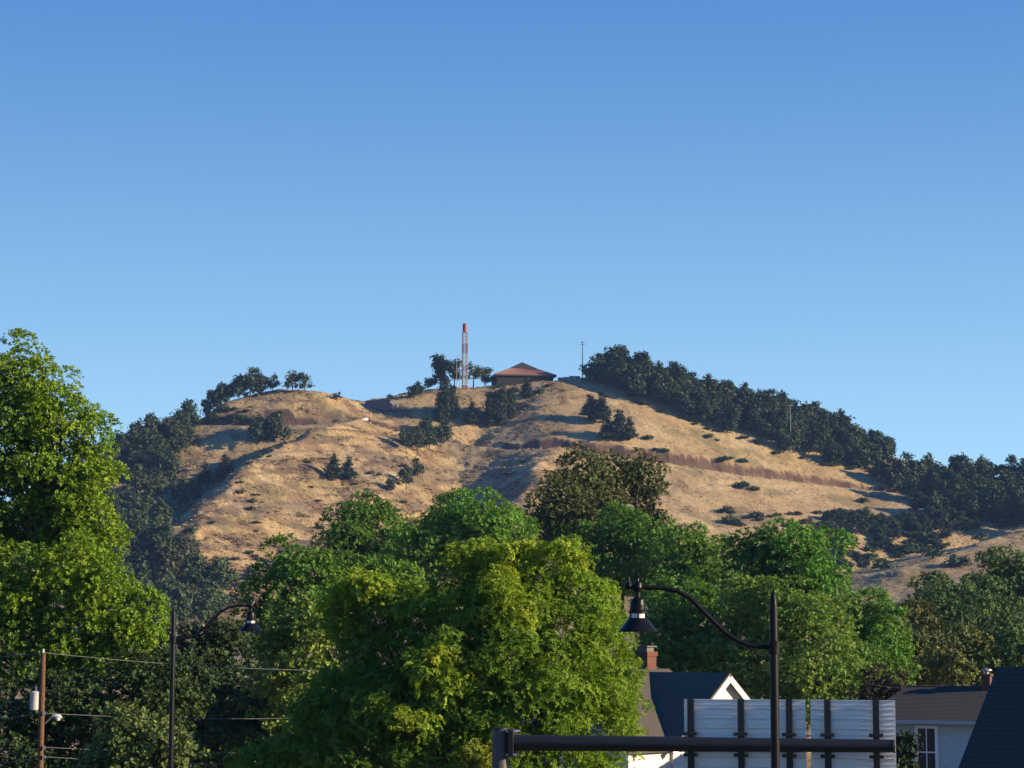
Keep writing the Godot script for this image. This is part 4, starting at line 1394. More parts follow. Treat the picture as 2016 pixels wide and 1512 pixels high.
	tree("locust_tree", "large feathery locust tree with yellow shoot tips", 80, [
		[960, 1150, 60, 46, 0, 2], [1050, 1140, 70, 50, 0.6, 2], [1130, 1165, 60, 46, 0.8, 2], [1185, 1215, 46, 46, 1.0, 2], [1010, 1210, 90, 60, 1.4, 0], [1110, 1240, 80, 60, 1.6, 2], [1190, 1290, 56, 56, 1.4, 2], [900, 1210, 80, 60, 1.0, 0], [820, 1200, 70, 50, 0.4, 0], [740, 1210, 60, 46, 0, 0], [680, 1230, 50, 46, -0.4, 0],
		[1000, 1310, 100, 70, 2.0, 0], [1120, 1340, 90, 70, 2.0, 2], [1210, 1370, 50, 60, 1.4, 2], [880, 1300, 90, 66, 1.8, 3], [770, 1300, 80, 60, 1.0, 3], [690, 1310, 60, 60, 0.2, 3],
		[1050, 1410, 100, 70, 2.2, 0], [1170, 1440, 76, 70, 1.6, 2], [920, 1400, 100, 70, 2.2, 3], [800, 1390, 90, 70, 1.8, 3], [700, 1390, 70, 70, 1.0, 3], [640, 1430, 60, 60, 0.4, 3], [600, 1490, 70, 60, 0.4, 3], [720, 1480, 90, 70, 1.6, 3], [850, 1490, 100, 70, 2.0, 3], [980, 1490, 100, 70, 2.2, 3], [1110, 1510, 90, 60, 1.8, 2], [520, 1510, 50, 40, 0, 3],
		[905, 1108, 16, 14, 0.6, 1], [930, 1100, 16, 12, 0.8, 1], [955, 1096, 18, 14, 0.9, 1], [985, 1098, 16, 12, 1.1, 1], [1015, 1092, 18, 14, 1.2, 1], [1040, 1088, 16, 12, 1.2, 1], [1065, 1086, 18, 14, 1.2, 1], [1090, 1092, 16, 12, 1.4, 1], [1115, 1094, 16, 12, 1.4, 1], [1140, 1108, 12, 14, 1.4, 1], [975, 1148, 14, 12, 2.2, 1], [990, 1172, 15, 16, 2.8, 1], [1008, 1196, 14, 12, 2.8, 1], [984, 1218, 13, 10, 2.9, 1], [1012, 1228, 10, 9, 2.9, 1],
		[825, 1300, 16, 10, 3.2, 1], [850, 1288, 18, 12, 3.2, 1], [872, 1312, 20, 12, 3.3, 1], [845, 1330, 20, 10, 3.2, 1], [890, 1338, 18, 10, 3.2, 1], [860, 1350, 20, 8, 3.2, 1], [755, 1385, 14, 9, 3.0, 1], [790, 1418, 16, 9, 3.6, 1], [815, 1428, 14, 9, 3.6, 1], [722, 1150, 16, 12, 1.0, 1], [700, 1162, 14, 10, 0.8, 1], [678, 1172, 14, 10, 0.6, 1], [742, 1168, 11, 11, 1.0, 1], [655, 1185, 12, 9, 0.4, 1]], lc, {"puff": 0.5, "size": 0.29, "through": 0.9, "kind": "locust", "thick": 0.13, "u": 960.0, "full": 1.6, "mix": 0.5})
	tree("young_locust", "yellow-green young tree at the foot of signal mast", 76, [[940, 1480, 22, 20, 0, 0], [930, 1505, 30, 22, 0.2, 0], [960, 1510, 26, 24, 0.4, 0]], [Color(0.2, 0.23, 0.022)], {"puff": 0.3, "size": 0.28, "through": 0.6, "kind": "locust", "thick": 0.08})
	tree("yard_shrub", "dark shrub against the hip-roofed house wall", 86, [[1774, 1482, 14, 26, 0, 0], [1788, 1498, 16, 20, 0.3, 0], [1776, 1518, 24, 20, 0.3, 0], [1790, 1462, 8, 10, 0.2, 0]], [Color(0.032, 0.048, 0.022)], {"puff": 0.35, "size": 0.26, "through": 0.35, "thick": 0.1})

# ------------------------------------------------------------------ houses
func gable_pieces(parent: Node, roof_m: Material, e1: Vector3, e2: Vector3, c: Vector3, half: float, length: float, wall_h: float, rise: float, over: float, called: String) -> void:
	# roof of a wing: ridge along e1 centred at c, half width along e2
	var st := st_new()
	var up := Vector3.UP
	var th := 0.16
	var a := length * 0.5 + over
	var k := rise / half
	for s in [-1.0, 1.0]:
		var r0: Vector3 = c + up * (wall_h + rise) - e1 * a
		var r1: Vector3 = c + up * (wall_h + rise) + e1 * a
		var o: Vector3 = e2 * s * (half + over) + up * (wall_h - over * k) - up * (wall_h)
		var q0: Vector3 = c + up * wall_h + o - e1 * a
		var q1: Vector3 = c + up * wall_h + o + e1 * a
		var n := up * th
		if s > 0:
			quad(st, q0 + n, q1 + n, r1 + n, r0 + n)
			quad(st, r0, r1, q1, q0)
			quad(st, q0, q1, q1 + n, q0 + n)
			quad(st, q1, r1, r1 + n, q1 + n)
			quad(st, r0, q0, q0 + n, r0 + n)
		else:
			quad(st, r0 + n, r1 + n, q1 + n, q0 + n)
			quad(st, q0, q1, r1, r0)
			quad(st, q1, q0, q0 + n, q1 + n)
			quad(st, r1, q1, q1 + n, r1 + n)
			quad(st, q0, r0, r0 + n, q0 + n)
	var ro := build(st, called, roof_m, parent)
	for s in [-1.0, 1.0]:
		var rid := c + up * (wall_h + rise + th)
		var eav: Vector3 = c + e2 * s * (half + over) + up * (wall_h - over * k + th)
		if s > 0:
			courses(ro, roof_m, eav - e1 * a, eav + e1 * a, rid + e1 * a, rid - e1 * a)
		else:
			courses(ro, roof_m, eav + e1 * a, eav - e1 * a, rid - e1 * a, rid + e1 * a)

func courses(parent: Node, m: Material, a: Vector3, b: Vector3, c: Vector3, d: Vector3, step := 0.15) -> void:
	# overlapping shingle rows between the eave a-b and the ridge d-c
	var st := st_new()
	var n := int(maxf(a.distance_to(d), b.distance_to(c)) / step)
	var out := (b - a).cross(d - a)
	if out.length() < 0.001:
		out = (b - a).cross(c - a)
	out = out.normalized()
	for k in n:
		var t0 := float(k) / n
		var t1 := float(k + 1) / n
		var p0 := a.lerp(d, t0) + out * 0.015
		var p1 := b.lerp(c, t0) + out * 0.015
		var q0 := a.lerp(d, t1) + out * 0.004
		var q1 := b.lerp(c, t1) + out * 0.004
		quad(st, p0, p1, q1, q0)
		quad(st, p0 - out * 0.013, p1 - out * 0.013, p1, p0)
	build(st, "shingle_course", m, parent).set_meta("kind", "stuff")

func prism_wall(parent: Node, m: Material, e1: Vector3, e2: Vector3, c: Vector3, half: float, length: float, wall_h: float, rise: float) -> void:
	var st := st_new()
	var up := Vector3.UP
	var p := []
	for s in [-0.5, 0.5]:
		p.append(c + e1 * s * length - e2 * half)
		p.append(c + e1 * s * length + e2 * half)
	var w := up * wall_h
	var r := up * (wall_h + rise)
	quad(st, p[3], p[2], p[2] + w, p[3] + w)
	tri(st, p[3] + w, p[2] + w, c + e1 * 0.5 * length + r)
	quad(st, p[0], p[1], p[1] + w, p[0] + w)
	tri(st, p[0] + w, p[1] + w, c - e1 * 0.5 * length + r)
	quad(st, p[1], p[3], p[3] + w, p[1] + w)
	quad(st, p[2], p[0], p[0] + w, p[2] + w)
	build(st, "wall", m, parent)

func siding(key: String, c: Color) -> StandardMaterial3D:
	if mats.has(key):
		return mats[key]
	var m := mottled(key, c, 2.5, 0.7, 0.12)
	return m

func clapboards(parent: Node, m: Material, origin: Vector3, along: Vector3, out: Vector3, length: float, y0: float, y1: float) -> void:
	var st := st_new()
	var y := y0
	var up := Vector3.UP
	while y < y1:
		var a := origin + up * y + out * 0.035
		var b := origin + up * (y + 0.16) + out * 0.008
		quad(st, a, a + along * length, b + along * length, b)
		quad(st, a - out * 0.03, a - out * 0.03 + along * length, a + along * length, a)
		y += 0.16
	var o := build(st, "clapboard", m, parent)
	o.set_meta("kind", "stuff")

func window_part(parent: Node, c: Vector3, along: Vector3, out: Vector3, w: float, h: float) -> void:
	var b := Basis(along, Vector3.UP, out)
	var trim := mat("window_trim", lin(0.74, 0.73, 0.70), 0.5)
	var st := st_new()
	for s in [-1, 1]:
		box(st, c + along * s * (w * 0.5 + 0.05) + out * 0.03, Vector3(0.12, h + 0.24, 0.09), b)
		box(st, c + Vector3(0, s * (h * 0.5 + 0.05), 0) + out * 0.034, Vector3(w - 0.02, 0.12, 0.09), b)
	var f := build(st, "window", trim, parent)
	st = st_new()
	box(st, c + out * 0.02, Vector3(w - 0.03, 0.05, 0.05), b)
	box(st, c + out * 0.017, Vector3(0.04, h - 0.03, 0.05), b)
	build(st, "sash", trim, f)
	for s in [-1, 1]:
		for q in [-1, 1]:
			part_box("pane", mat("window_glass", lin(0.02, 0.025, 0.03), 0.06), f, c + along * s * (w * 0.25) + Vector3(0, q * h * 0.25, 0) + out * 0.006, Vector3(w * 0.46, h * 0.46, 0.02), b)

func houses() -> void:
	# white house with chimney, turned 45 degrees
	var d := 100.0
	var rp := at(1437, 1325, d)        # tip of the lit gable
	var e1 := Vector3(0.72, 0, 0.69).normalized()     # the gable looks this way
	var e2 := Vector3(-e1.z, 0, e1.x)                 # front-left side
	var gy := height(rp.x, d + 3.0)
	var white := siding("white_siding", lin(0.74, 0.72, 0.68))
	var dark_roof := mottled("dark_shingle", lin(0.18, 0.145, 0.115), 0.5, 0.95, 0.5, 1.0)
	var grey_roof := mottled("grey_shingle", lin(0.135, 0.115, 0.10), 0.5, 0.95, 0.45, 1.0)
	var half := 3.7
	var rise := 2.9
	var length := 8.6
	var wall_h := rp.y - 0.16 - gy - rise
	var c := rp - e1 * (length * 0.5 + 0.35)
	c.y = gy
	var h := thing("gabled_house", "white clapboard house with dark gabled roof and brick chimney", "house", c)
	prism_wall(h, white, e1, e2, Vector3.ZERO, half, length, wall_h, rise)
	gable_pieces(h, dark_roof, e1, e2, Vector3.ZERO, half, length, wall_h, rise, 0.35, "roof")
	# white rake boards on the lit gable
	var st := st_new()
	for s in [-1.0, 1.0]:
		var a := Vector3(0, wall_h + rise - 0.02, 0) + e1 * (length * 0.5 + 0.36)
		var b: Vector3 = e2 * s * (half + 0.35) + Vector3(0, wall_h - 0.35 - 0.02, 0) + e1 * (length * 0.5 + 0.36)
		var dir := (b - a).normalized()
		var up := Vector3.UP
		var bs := Basis(dir, e1.cross(dir).normalized(), e1)
		box(st, (a + b) * 0.5 + up * -0.06, Vector3(a.distance_to(b), 0.26, 0.05), bs)
	build(st, "rake_board", mat("white_trim", lin(0.78, 0.76, 0.72), 0.5), h)
	clapboards(h, white, e1 * (length * 0.5) + e2 * half, -e2, e1, half * 2.0, 0.2, wall_h)
	# clapboards up the gable
	st = st_new()
	var y := wall_h
	while y < wall_h + rise - 0.25:
		var w := half * (1.0 - (y - wall_h) / rise) * 2.0
		var o := e1 * (length * 0.5 + 0.03) + e2 * w * 0.5 + Vector3(0, y, 0)
		quad(st, o, o - e2 * w, o - e2 * (w - 0.3) - e1 * 0.025 + Vector3(0, 0.16, 0) - e2 * 0.0, o - e2 * 0.15 - e1 * 0.025 + Vector3(0, 0.16, 0))
		y += 0.16
	build(st, "gable_clapboard", white, h).set_meta("kind", "stuff")
	# front wing, ridge towards the camera's left; its sunlit side shows grey
	var wc := -e1 * 0.35 + e2 * 2.6
	var wlen := 8.0
	var whalf := 4.5
	var wrise := 3.15
	var wwall := wall_h + rise + 0.12 - wrise
	prism_wall(h, white, e2, -e1, wc, whalf, wlen, wwall, wrise)
	gable_pieces(h, grey_roof, e2, -e1, wc, whalf, wlen, wwall, wrise, 0.3, "wing_roof")
	var face := wc + e1 * (whalf) - e2 * (wlen * 0.5)
	clapboards(h, white, face + e2 * wlen, -e2, e1, wlen, 0.2, wwall - 0.25)
	var wm := wc + e1 * (whalf + 0.06)
	for k in 2:
		window_part(h, wm + e2 * (-1.2 + k * 4.2) + Vector3(0, wwall - 1.75, 0), -e2, e1, 0.95, 1.7)
	part_box("corner_board", mat("white_trim", lin(0.78, 0.76, 0.72), 0.5), h, wc + e1 * (whalf + 0.02) + e2 * (wlen * 0.5 - 0.05) + Vector3(0, wwall * 0.5, 0), Vector3(0.14, wwall, 0.14), Basis(e1, Vector3.UP, e2))
	# chimney
	var cp := at(1273, 1330, -(h.position.z) + 1.2) - h.position
	var brick := mottled("brick", lin(0.21, 0.085, 0.055), 0.45, 0.9, 0.45, 0.8)
	var cb := Basis(e1, Vector3.UP, -e2)
	var ctop := at(1273, 1290, -(h.position.z) + 1.2).y - h.position.y
	var ch := part_box("chimney", brick, h, Vector3(cp.x, ctop - 1.6, cp.z), Vector3(0.66, 3.2, 0.66), cb)
	part_box("chimney_crown", brick, ch, Vector3(cp.x, ctop + 0.06, cp.z), Vector3(0.76, 0.22, 0.76), cb)
	var capm := mottled("dull_metal", lin(0.12, 0.12, 0.13), 0.6, 0.5, 0.3, 0.0, 0.4)
	part_box("chimney_cap", capm, ch, Vector3(cp.x, ctop + 0.42, cp.z), Vector3(0.7, 0.06, 0.7), cb)
	part_box("cap_screen", capm, ch, Vector3(cp.x, ctop + 0.27, cp.z), Vector3(0.5, 0.24, 0.5), cb)

	# hip-roofed house at the right
	d = 92.0
	var turn := -0.4
	var hr := at(1858, 1420, d)
	gy = height(hr.x, d)
	var b2 := thing("hip_roof_house", "white house tinted blue-grey like shade, brown hip roof and small chimney", "house", Vector3(hr.x, gy, -d - 3.0), turn)
	var ev := at(1858, 1417, d).y - gy
	var rg := at(1858, 1352, d + 3.2).y - gy
	var x0 := -2.35
	var x1 := 4.6
	var pale := siding("pale_siding", lin(0.50, 0.54, 0.57))  # white siding; the blue-grey of shade is put into its colour
	part_box("wall", pale, b2, Vector3((x0 + x1) * 0.5, ev * 0.5 - 0.2, 0), Vector3(x1 - x0 - 0.5, ev + 0.3, 5.6))
	st = st_new()
	var q := [Vector3(x0, ev, 3.3), Vector3(x1, ev, 3.3), Vector3(x1, ev, -3.3), Vector3(x0, ev, -3.3)]
	var rr := [Vector3(x0 + 1.35, rg, 0), Vector3(x1 - 1.35, rg, 0)]
	quad(st, q[0], q[1], rr[1], rr[0])
	quad(st, q[2], q[3], rr[0], rr[1])
	tri(st, q[1], q[2], rr[1])
	tri(st, q[3], q[0], rr[0])
	quad(st, q[3], q[2], q[1], q[0])
	var hip := build(st, "roof", mottled("brown_shingle", lin(0.072, 0.066, 0.064), 0.55, 0.95, 0.5, 1.0), b2)
	courses(hip, mats["brown_shingle"], q[0], q[1], rr[1], rr[0])
	courses(hip, mats["brown_shingle"], q[3], q[0], rr[0], rr[0])
	st = st_new()
	for k in 4:
		var a: Vector3 = q[k]
		var b: Vector3 = q[(k + 1) % 4]
		box(st, (a + b) * 0.5 + Vector3(0, -0.09, 0), Vector3(a.distance_to(b) + 0.04, 0.17, 0.1) if k % 2 == 0 else Vector3(0.1, 0.17, a.distance_to(b) - 0.1))
	build(st, "gutter", mat("gutter_paint", lin(0.36, 0.36, 0.37), 0.5), b2)
	st = st_new()
	tube(st, [rr[0] + Vector3(0, 0.01, 0), rr[1] + Vector3(0, 0.01, 0)], [0.05, 0.05], 6)
	build(st, "ridge_cap", mottled("ridge_shingle", lin(0.11, 0.095, 0.085), 0.5, 0.95, 0.4), b2)
	clapboards(b2, pale, Vector3(x0 + 0.25, 0, 2.81), Vector3(1, 0, 0), Vector3(0, 0, 1), x1 - x0 - 0.5, 0.2, ev - 0.3)
	window_part(b2, Vector3(0.45, ev - 1.35, 2.86), Vector3(1, 0, 0), Vector3(0, 0, 1), 0.75, 2.0)
	window_part(b2, Vector3(3.3, ev - 1.35, 2.86), Vector3(1, 0, 0), Vector3(0, 0, 1), 0.75, 2.0)
	var c2 := part_box("chimney", brick, b2, Vector3(2.5, rg + 0.05, 0.1), Vector3(0.34, 0.9, 0.5))
	part_box("chimney_crown", brick, c2, Vector3(2.5, rg + 0.52, 0.1), Vector3(0.44, 0.1, 0.6))
	st = st_new()
	lathe(st, Vector3(2.5, rg + 0.57, 0.1), [[0.09, 0.0], [0.09, 0.14], [0.24, 0.14], [0.22, 0.2], [0.0, 0.26]], 14)
	build(st, "chimney_cap", mats["galvanised"], c2)

	# near dark roof at the right edge
	d = 58.0
	var tp := at(1964, 1312, d)
	var nb := thing("corner_house", "house with steep dark shingle roof cut by the right edge", "house", Vector3(tp.x, height(tp.x, d), -d))
	var f1 := Vector3(cos(0.64), 0, sin(0.64))       # ridge runs right and towards us
	var f2 := Vector3(-f1.z, 0, f1.x)                # slope faces front-left
	var ridge := tp.y - nb.position.y
	var nrise := 3.9
	var nhalf := 3.9
	var nc := f1 * 4.4
	prism_wall(nb, siding("tan_siding", lin(0.42, 0.38, 0.32)), f1, f2, nc, nhalf - 0.1, 8.4, ridge - nrise - 0.16, nrise - 0.1)
	gable_pieces(nb, mottled("black_shingle", lin(0.095, 0.080, 0.070), 0.4, 0.97, 0.5, 1.0), f1, f2, nc, nhalf, 8.4, ridge - nrise - 0.16, nrise, 0.2, "roof")

# ------------------------------------------------------------------ road sign gantry
func gantry() -> void:
	var d := 71.0
	var ang := deg_to_rad(-12.0)
	var ax := Vector3(cos(ang), 0, -sin(ang))        # along the arm: right and away
	var out := Vector3(-ax.z, 0, ax.x) * -1.0
	if out.z < 0.0:
		out = -out                                   # towards the camera
	var bs := Basis(ax, Vector3.UP, out)
	var mp := at(985, 1462, d)
	var foot := Vector3(mp.x, height(mp.x, d), mp.z)
	var brown := mottled("bronze_paint", lin(0.016, 0.014, 0.014), 1.0, 0.55, 0.35)
	var g := thing("sign_mast", "dark bronze mast with long tapered cantilever sign arm", "mast", foot)
	var ya := mp.y - foot.y
	var st := st_new()
	tube(st, [Vector3(0, 0, 0), Vector3(0, ya + 0.42, 0)], [0.31, 0.26], 20)
	build(st, "post", mottled("grey_paint", lin(0.10, 0.088, 0.08), 1.0, 0.5, 0.3), g)
	st = st_new()
	lathe(st, Vector3(0, -0.02, 0), [[0.5, 0.0], [0.5, 0.06], [0.0, 0.06]], 20)
	build(st, "base_plate", mats["galvanised"], g)
	st = st_new()
	lathe(st, Vector3(0, ya + 0.42, 0), [[0.28, 0.0], [0.28, 0.05], [0.0, 0.09]], 20)
	build(st, "post_cap", brown, g)
	# flange joint with bolts
	var j := ax * 0.36
	part_box("flange", brown, g, j + Vector3(0, ya, 0), Vector3(0.07, 0.9, 0.72), bs)
	part_box("flange", brown, g, j + ax * 0.09 + Vector3(0, ya, 0), Vector3(0.07, 0.86, 0.68), bs)
	st = st_new()
	for s in [-1, 1]:
		for k in 4:
			var p: Vector3 = j + ax * 0.05 + Vector3(0, ya + s * 0.37, 0) + out * (-0.27 + 0.18 * k)
			tube(st, [p - ax * 0.17, p + ax * 0.17], [0.03, 0.03], 6)
	build(st, "flange_bolt", mat("zinc", lin(0.6, 0.6, 0.6), 0.35, 0.6), g).set_meta("kind", "stuff")
	var alen := 0.0
	for k in 4000:
		alen = k * 0.005
		var p := foot + ax * alen
		if (p.x / -p.z) >= (1735.0 - 1008.0) / F * 1.0195:
			break
	st = st_new()
	tube(st, [ax * 0.45 + Vector3(0, ya, 0), ax * alen + Vector3(0, ya + 0.02, 0)], [0.265, 0.195], 20)
	build(st, "arm", brown, g)
	st = st_new()
	var e := ax * (alen) + Vector3(0, ya + 0.02, 0)
	tube(st, [e, e + ax * 0.06], [0.215, 0.215], 20)
	build(st, "arm_cap", mottled("grey_paint", lin(0.10, 0.088, 0.08), 1.0, 0.5, 0.3), g)
	# the two signs, seen from behind
	var alu := mat("aluminium", Color(1, 1, 1), 0.42, 0.35)
	alu.albedo_texture = noise_tex(0.02, lin(0.64, 0.62, 0.61), lin(0.82, 0.80, 0.78), false, 1.0, FastNoiseLite.TYPE_SIMPLEX_SMOOTH, 23)
	alu.uv1_triplanar = true
	alu.uv1_scale = Vector3(0.25, 1.6, 0.25)
	var beam_m := mottled("sign_beam", lin(0.014, 0.013, 0.014), 0.8, 0.55, 0.3)
	var specs := [[1343.0, 1584.0, [1357.0, 1456.5, 1552.0], "wide ribbed aluminium road sign back, nearer the mast"], [1594.0, 1762.0, [1628.0, 1724.0], "narrower ribbed aluminium road sign back at the arm's end"]]
	for sp in specs:
		var s0 := along_arm(foot, ax, sp[0])
		var s1 := along_arm(foot, ax, sp[1])
		var back := -0.62                                # panel plane, behind the arm
		var w: float = s1 - s0
		var org := foot + ax * ((s0 + s1) * 0.5) - out * 0.5 + Vector3(0, ya, 0)
		var sg := thing("road_sign", sp[3], "sign", org, atan2(-ax.z, ax.x), "road sign backs on the arm")
		# local frame: x along the arm, y up, z towards the camera
		var n := 9
		var ph := 0.305
		for k in n:
			var y := (k - n * 0.5 + 0.5) * ph + 0.04
			st = st_new()
			box(st, Vector3(0, y, -0.02), Vector3(w, ph - 0.006, 0.012))
			box(st, Vector3(0, y + ph * 0.5 - 0.014, 0.004), Vector3(w, 0.012, 0.034))
			box(st, Vector3(0, y - ph * 0.5 + 0.014, 0.004), Vector3(w, 0.012, 0.034))
			box(st, Vector3(0, y - 0.01, 0.0), Vector3(w, 0.03, 0.028))
			build(st, "panel", alu, sg)
		part_box("sign_face", mat("sign_green", lin(0.01, 0.13, 0.06), 0.4), sg, Vector3(0, 0.04, -0.032), Vector3(w, n * ph, 0.008))
		for bu in sp[2]:
			var sx := along_arm(foot, ax, bu) - (s0 + s1) * 0.5
			st = st_new()
			box(st, Vector3(sx, 0.04, 0.055), Vector3(0.19, n * ph + 0.03, 0.03))
			box(st, Vector3(sx, 0.04, 0.13), Vector3(0.03, n * ph + 0.03, 0.12))
			box(st, Vector3(sx, 0.04, 0.205), Vector3(0.19, n * ph + 0.03, 0.03))
			var bm := build(st, "support_beam", beam_m, sg)
			st = st_new()
			box(st, Vector3(sx, 0.33, 0.28), Vector3(0.44, 0.1, 0.16))
			box(st, Vector3(sx, -0.33, 0.28), Vector3(0.44, 0.1, 0.16))
			build(st, "clamp", beam_m, bm)
			st = st_new()
			for k in n:
				for s in [-1, 1]:
					var y := (k - n * 0.5 + 0.5) * ph + 0.04 + ph * 0.5
					if k < n - 1:
						box(st, Vector3(sx + s * 0.13, y, 0.052), Vector3(0.07, 0.05, 0.03))
			build(st, "clip", mats["zinc"], bm).set_meta("kind", "stuff")

func along_arm(foot: Vector3, ax: Vector3, u: float) -> float:
	var k := (u - 1008.0) / F / cos(pitch) * 0.99
	# solve (foot.x + ax.x s) / -(foot.z + ax.z s) = tan for a point near the arm's height
	var r := ray(u, 1440.0)
	k = r.x / -r.z
	return (k * -foot.z - foot.x) / (ax.x + k * ax.z)

# ------------------------------------------------------------------ street lamps
func lamps() -> void:
	lamp("street_lamp", "large black street lamp with curved arm pointing left", 31.0, 1522.0, 1158.0, -1.0, 1.0, 0.0)
	lamp("street_lamp", "smaller black street lamp with curved arm pointing right", 54.0, 342.0, 1193.0, 1.0, 0.985, 0.1)

func lamp(called: String, label: String, d: float, u: float, vtop: float, side: float, k: float, turn: float) -> void:
	var tp := at(u, vtop, d)
	var foot := Vector3(tp.x, height(tp.x, d) if d > 100.0 else -0.0, tp.z)
	if foot.y > tp.y - 1.0:
		foot.y = 0.0
	var t := thing(called, label, "street lamp", foot, turn, "black street lamps")
	var black := mat("lamp_black", lin(0.006, 0.006, 0.007), 0.34)
	black.metallic_specular = 0.3
	var H := tp.y - foot.y
	var st := st_new()
	tube(st, [Vector3(0, 0, 0), Vector3(0, H - 0.28, 0), Vector3(0, H - 0.2, 0)], [0.085, 0.058, 0.05], 18)
	build(st, "post", black, t)
	st = st_new()
	lathe(st, Vector3(0, 0, 0), [[0.19, 0.0], [0.19, 0.12], [0.14, 0.2], [0.12, 0.75], [0.085, 0.85]], 18)
	build(st, "base", black, t)
	st = st_new()
	lathe(st, Vector3(0, H - 0.21, 0), [[0.055, 0.0], [0.05, 0.06], [0.03, 0.12], [0.0, 0.21]], 14)
	build(st, "finial", black, t)
	# swan-neck arm, in metres from the post top
	var pp := [[0.03, -0.83], [0.18, -0.825], [0.36, -0.80], [0.53, -0.73], [0.69, -0.62], [0.85, -0.47], [1.02, -0.30], [1.18, -0.14], [1.36, -0.04], [1.55, 0.0], [1.75, 0.01], [1.90, 0.01]]
	var pts := []
	var rad := []
	for c in pp:
		pts.append(Vector3(side * c[0] * k, H + c[1] * k, 0))
		rad.append(0.034)
	st = st_new()
	tube(st, pts, rad, 12)
	build(st, "arm", black, t)
	st = st_new()
	tube(st, [Vector3(0, H - 0.92, 0), Vector3(0, H - 0.74, 0)], [0.085, 0.085], 16)
	build(st, "arm_collar", black, t)
	# fixture
	var fx := side * 1.92 * k
	var fy := H + 0.01
	var fc := Vector3(fx, fy, 0)
	st = st_new()
	lathe(st, fc, [[0.0, -0.07], [0.06, -0.06], [0.075, 0.0], [0.06, 0.06], [0.025, 0.09], [0.02, 0.13], [0.03, 0.16], [0.0, 0.2]], 14)
	build(st, "hub", black, t)
	st = st_new()
	var kb := fc + Vector3(side * 0.13, 0.02, 0)
	tube(st, [fc, kb], [0.03, 0.03], 8)
	lathe(st, kb, [[0.0, -0.06], [0.045, -0.045], [0.06, 0.0], [0.045, 0.045], [0.0, 0.06]], 12)
	tube(st, [kb, kb + Vector3(0, 0.13, 0)], [0.03, 0.02], 8)
	build(st, "scroll_knob", black, t)
	st = st_new()
	tube(st, [fc + Vector3(0, -0.16, 0), fc + Vector3(0, -0.04, 0)], [0.04, 0.035], 12)
	build(st, "stem", black, t)
	st = st_new()
	lathe(st, fc + Vector3(0, -0.365, 0), [[0.0, -0.005], [0.135, 0.0], [0.135, 0.03], [0.115, 0.05], [0.112, 0.12], [0.095, 0.19], [0.05, 0.225], [0.0, 0.235]], 22)
	build(st, "housing", black, t)
	st = st_new()
	lathe(st, fc + Vector3(0, -0.43, 0), [[0.118, 0.0], [0.118, 0.065]], 22)
	build(st, "glass_ring", mat("milk_glass", lin(0.62, 0.62, 0.60), 0.25), t)
	st = st_new()
	for a in 6:
		var q := TAU * (a + 0.5) / 6.0
		box(st, fc + Vector3(cos(q) * 0.122, -0.397, sin(q) * 0.122), Vector3(0.02, 0.068, 0.02))
	build(st, "ring_strut", black, t)
	st = st_new()
	lathe(st, fc + Vector3(0, -0.625, 0), [[0.262, 0.004], [0.275, 0.0], [0.278, 0.014], [0.215, 0.085], [0.15, 0.165], [0.128, 0.195], [0.0, 0.195]], 30)
	lathe(st, fc + Vector3(0, -0.625, 0), [[0.12, 0.17], [0.19, 0.085], [0.262, 0.004]], 30)
	build(st, "shade", black, t)
	st = st_new()
	lathe(st, fc + Vector3(0, -0.60, 0), [[0.0, -0.03], [0.1, -0.022], [0.17, 0.0], [0.0, 0.01]], 24)
	build(st, "lens", mat("milk_glass", lin(0.62, 0.62, 0.60), 0.25), t)

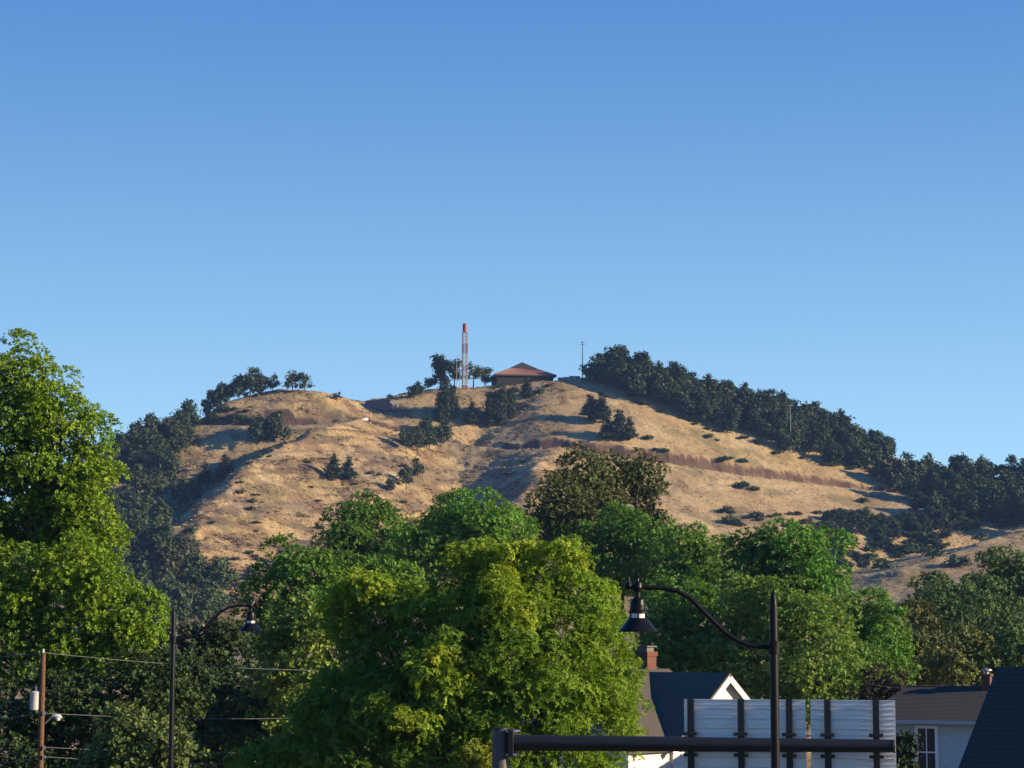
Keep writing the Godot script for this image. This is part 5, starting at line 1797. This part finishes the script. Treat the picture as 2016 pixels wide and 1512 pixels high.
# ------------------------------------------------------------------ power pole and wires
func power_line() -> void:
	var d := 75.0
	var tp := at(85, 1287, d)
	var foot := Vector3(tp.x, height(tp.x, d), tp.z)
	var t := thing("power_pole", "brown wooden power pole with transformer and small street light", "power pole", foot)
	var wood := mottled("pole_wood", lin(0.19, 0.095, 0.05), 0.8, 0.9, 0.45, 0.6)
	var H := tp.y - foot.y
	var L := func(u: float, v: float) -> Vector3: return at(u, v, d) - foot
	var st := st_new()
	tube(st, [Vector3(0, -0.5, 0), Vector3(0, H, 0)], [0.125, 0.085], 16)
	build(st, "pole", wood, t)
	st = st_new()
	lathe(st, Vector3(0, H, 0), [[0.03, -0.02], [0.035, 0.04], [0.05, 0.07], [0.03, 0.1], [0.05, 0.13], [0.0, 0.17]], 12)
	build(st, "insulator", mat("porcelain", lin(0.55, 0.56, 0.58), 0.25), t)
	# transformer
	var c: Vector3 = L.call(68, 1398)
	st = st_new()
	lathe(st, c, [[0.0, 0.0], [0.15, 0.0], [0.16, 0.03], [0.16, 0.56], [0.17, 0.57], [0.17, 0.6], [0.12, 0.64], [0.0, 0.65]], 20)
	var tr := build(st, "transformer", mottled("transformer_paint", lin(0.46, 0.45, 0.43), 0.7, 0.5, 0.2), t)
	st = st_new()
	lathe(st, c + Vector3(0.05, 0.62, 0), [[0.03, 0.0], [0.045, 0.05], [0.03, 0.08], [0.045, 0.12], [0.02, 0.2], [0.0, 0.2]], 10)
	build(st, "bushing", mats["porcelain"], tr)
	st = st_new()
	box(st, c + Vector3(0.17, 0.15, 0), Vector3(0.14, 0.06, 0.1))
	box(st, c + Vector3(0.17, 0.46, 0), Vector3(0.14, 0.06, 0.1))
	build(st, "bracket", mats["galvanised"], tr)
	# small cobra-head street light
	var a: Vector3 = L.call(89, 1424)
	var b: Vector3 = L.call(106, 1412)
	st = st_new()
	tube(st, [a, a.lerp(b, 0.5) + Vector3(0, 0.03, 0), b], [0.02, 0.02, 0.02], 8)
	build(st, "light_arm", mats["galvanised"], t)
	st = st_new()
	tube(st, [b + Vector3(-0.06, 0.03, 0), b + Vector3(0.04, 0.04, 0), b + Vector3(0.2, 0.02, 0), b + Vector3(0.27, -0.02, 0)], [0.04, 0.07, 0.075, 0.03], 12)
	var hd := build(st, "light_head", mat("lamp_grey", lin(0.5, 0.5, 0.5), 0.4), t)
	st = st_new()
	lathe(st, b + Vector3(0.14, -0.11, 0), [[0.0, -0.03], [0.06, 0.0], [0.085, 0.06], [0.08, 0.09], [0.0, 0.09]], 14)
	build(st, "lens", mat("milk_glass", lin(0.62, 0.62, 0.60), 0.25), hd)
	st = st_new()
	for v in [1404, 1472, 1490]:
		var p: Vector3 = L.call(88, v)
		box(st, p + Vector3(0.0, 0, 0.13), Vector3(0.09, 0.12, 0.08))
	build(st, "wire_clamp", mats["galvanised"], t)
	# wires
	var wm := mat("wire_grey", lin(0.10, 0.105, 0.11), 0.6)
	var wires := [[[85, 1285], [640, 1320], [-240, 1296], "topmost wire of the left power pole"], [[88, 1404], [640, 1412], [-240, 1428], "second wire down, at the transformer's foot"], [[88, 1471], [640, 1479], [-240, 1515], "third wire down on the left power pole"], [[88, 1490], [640, 1503], [-240, 1520], "lowest wire on the left power pole"]]
	for w in wires:
		var o := thing("power_wire", w[3], "wire", at(w[0][0], w[0][1], d - 0.14))
		for k in 2:
			var e := at(w[1 + k][0], w[1 + k][1], d + (14.0 if k == 0 else 4.0))
			var pts := []
			var rad := []
			for i in 13:
				var f := i / 12.0
				pts.append(Vector3.ZERO.lerp(e - o.position, f) - Vector3(0, 0.12 * 4.0 * f * (1.0 - f), 0))
				rad.append(0.011)
			st = st_new()
			tube(st, pts, rad, 5)
			build(st, "span", wm, o)
	var sd := thing("service_wire", "thin wire running to the hip-roofed house's left eave", "wire", at(1700, 1345, 110.0))
	st = st_new()
	var e2 := at(1800, 1356, 96.0) - sd.position
	tube(st, [Vector3.ZERO, e2 * 0.5 - Vector3(0, 0.05, 0), e2], [0.012, 0.012, 0.012], 5)
	build(st, "span", wm, sd)
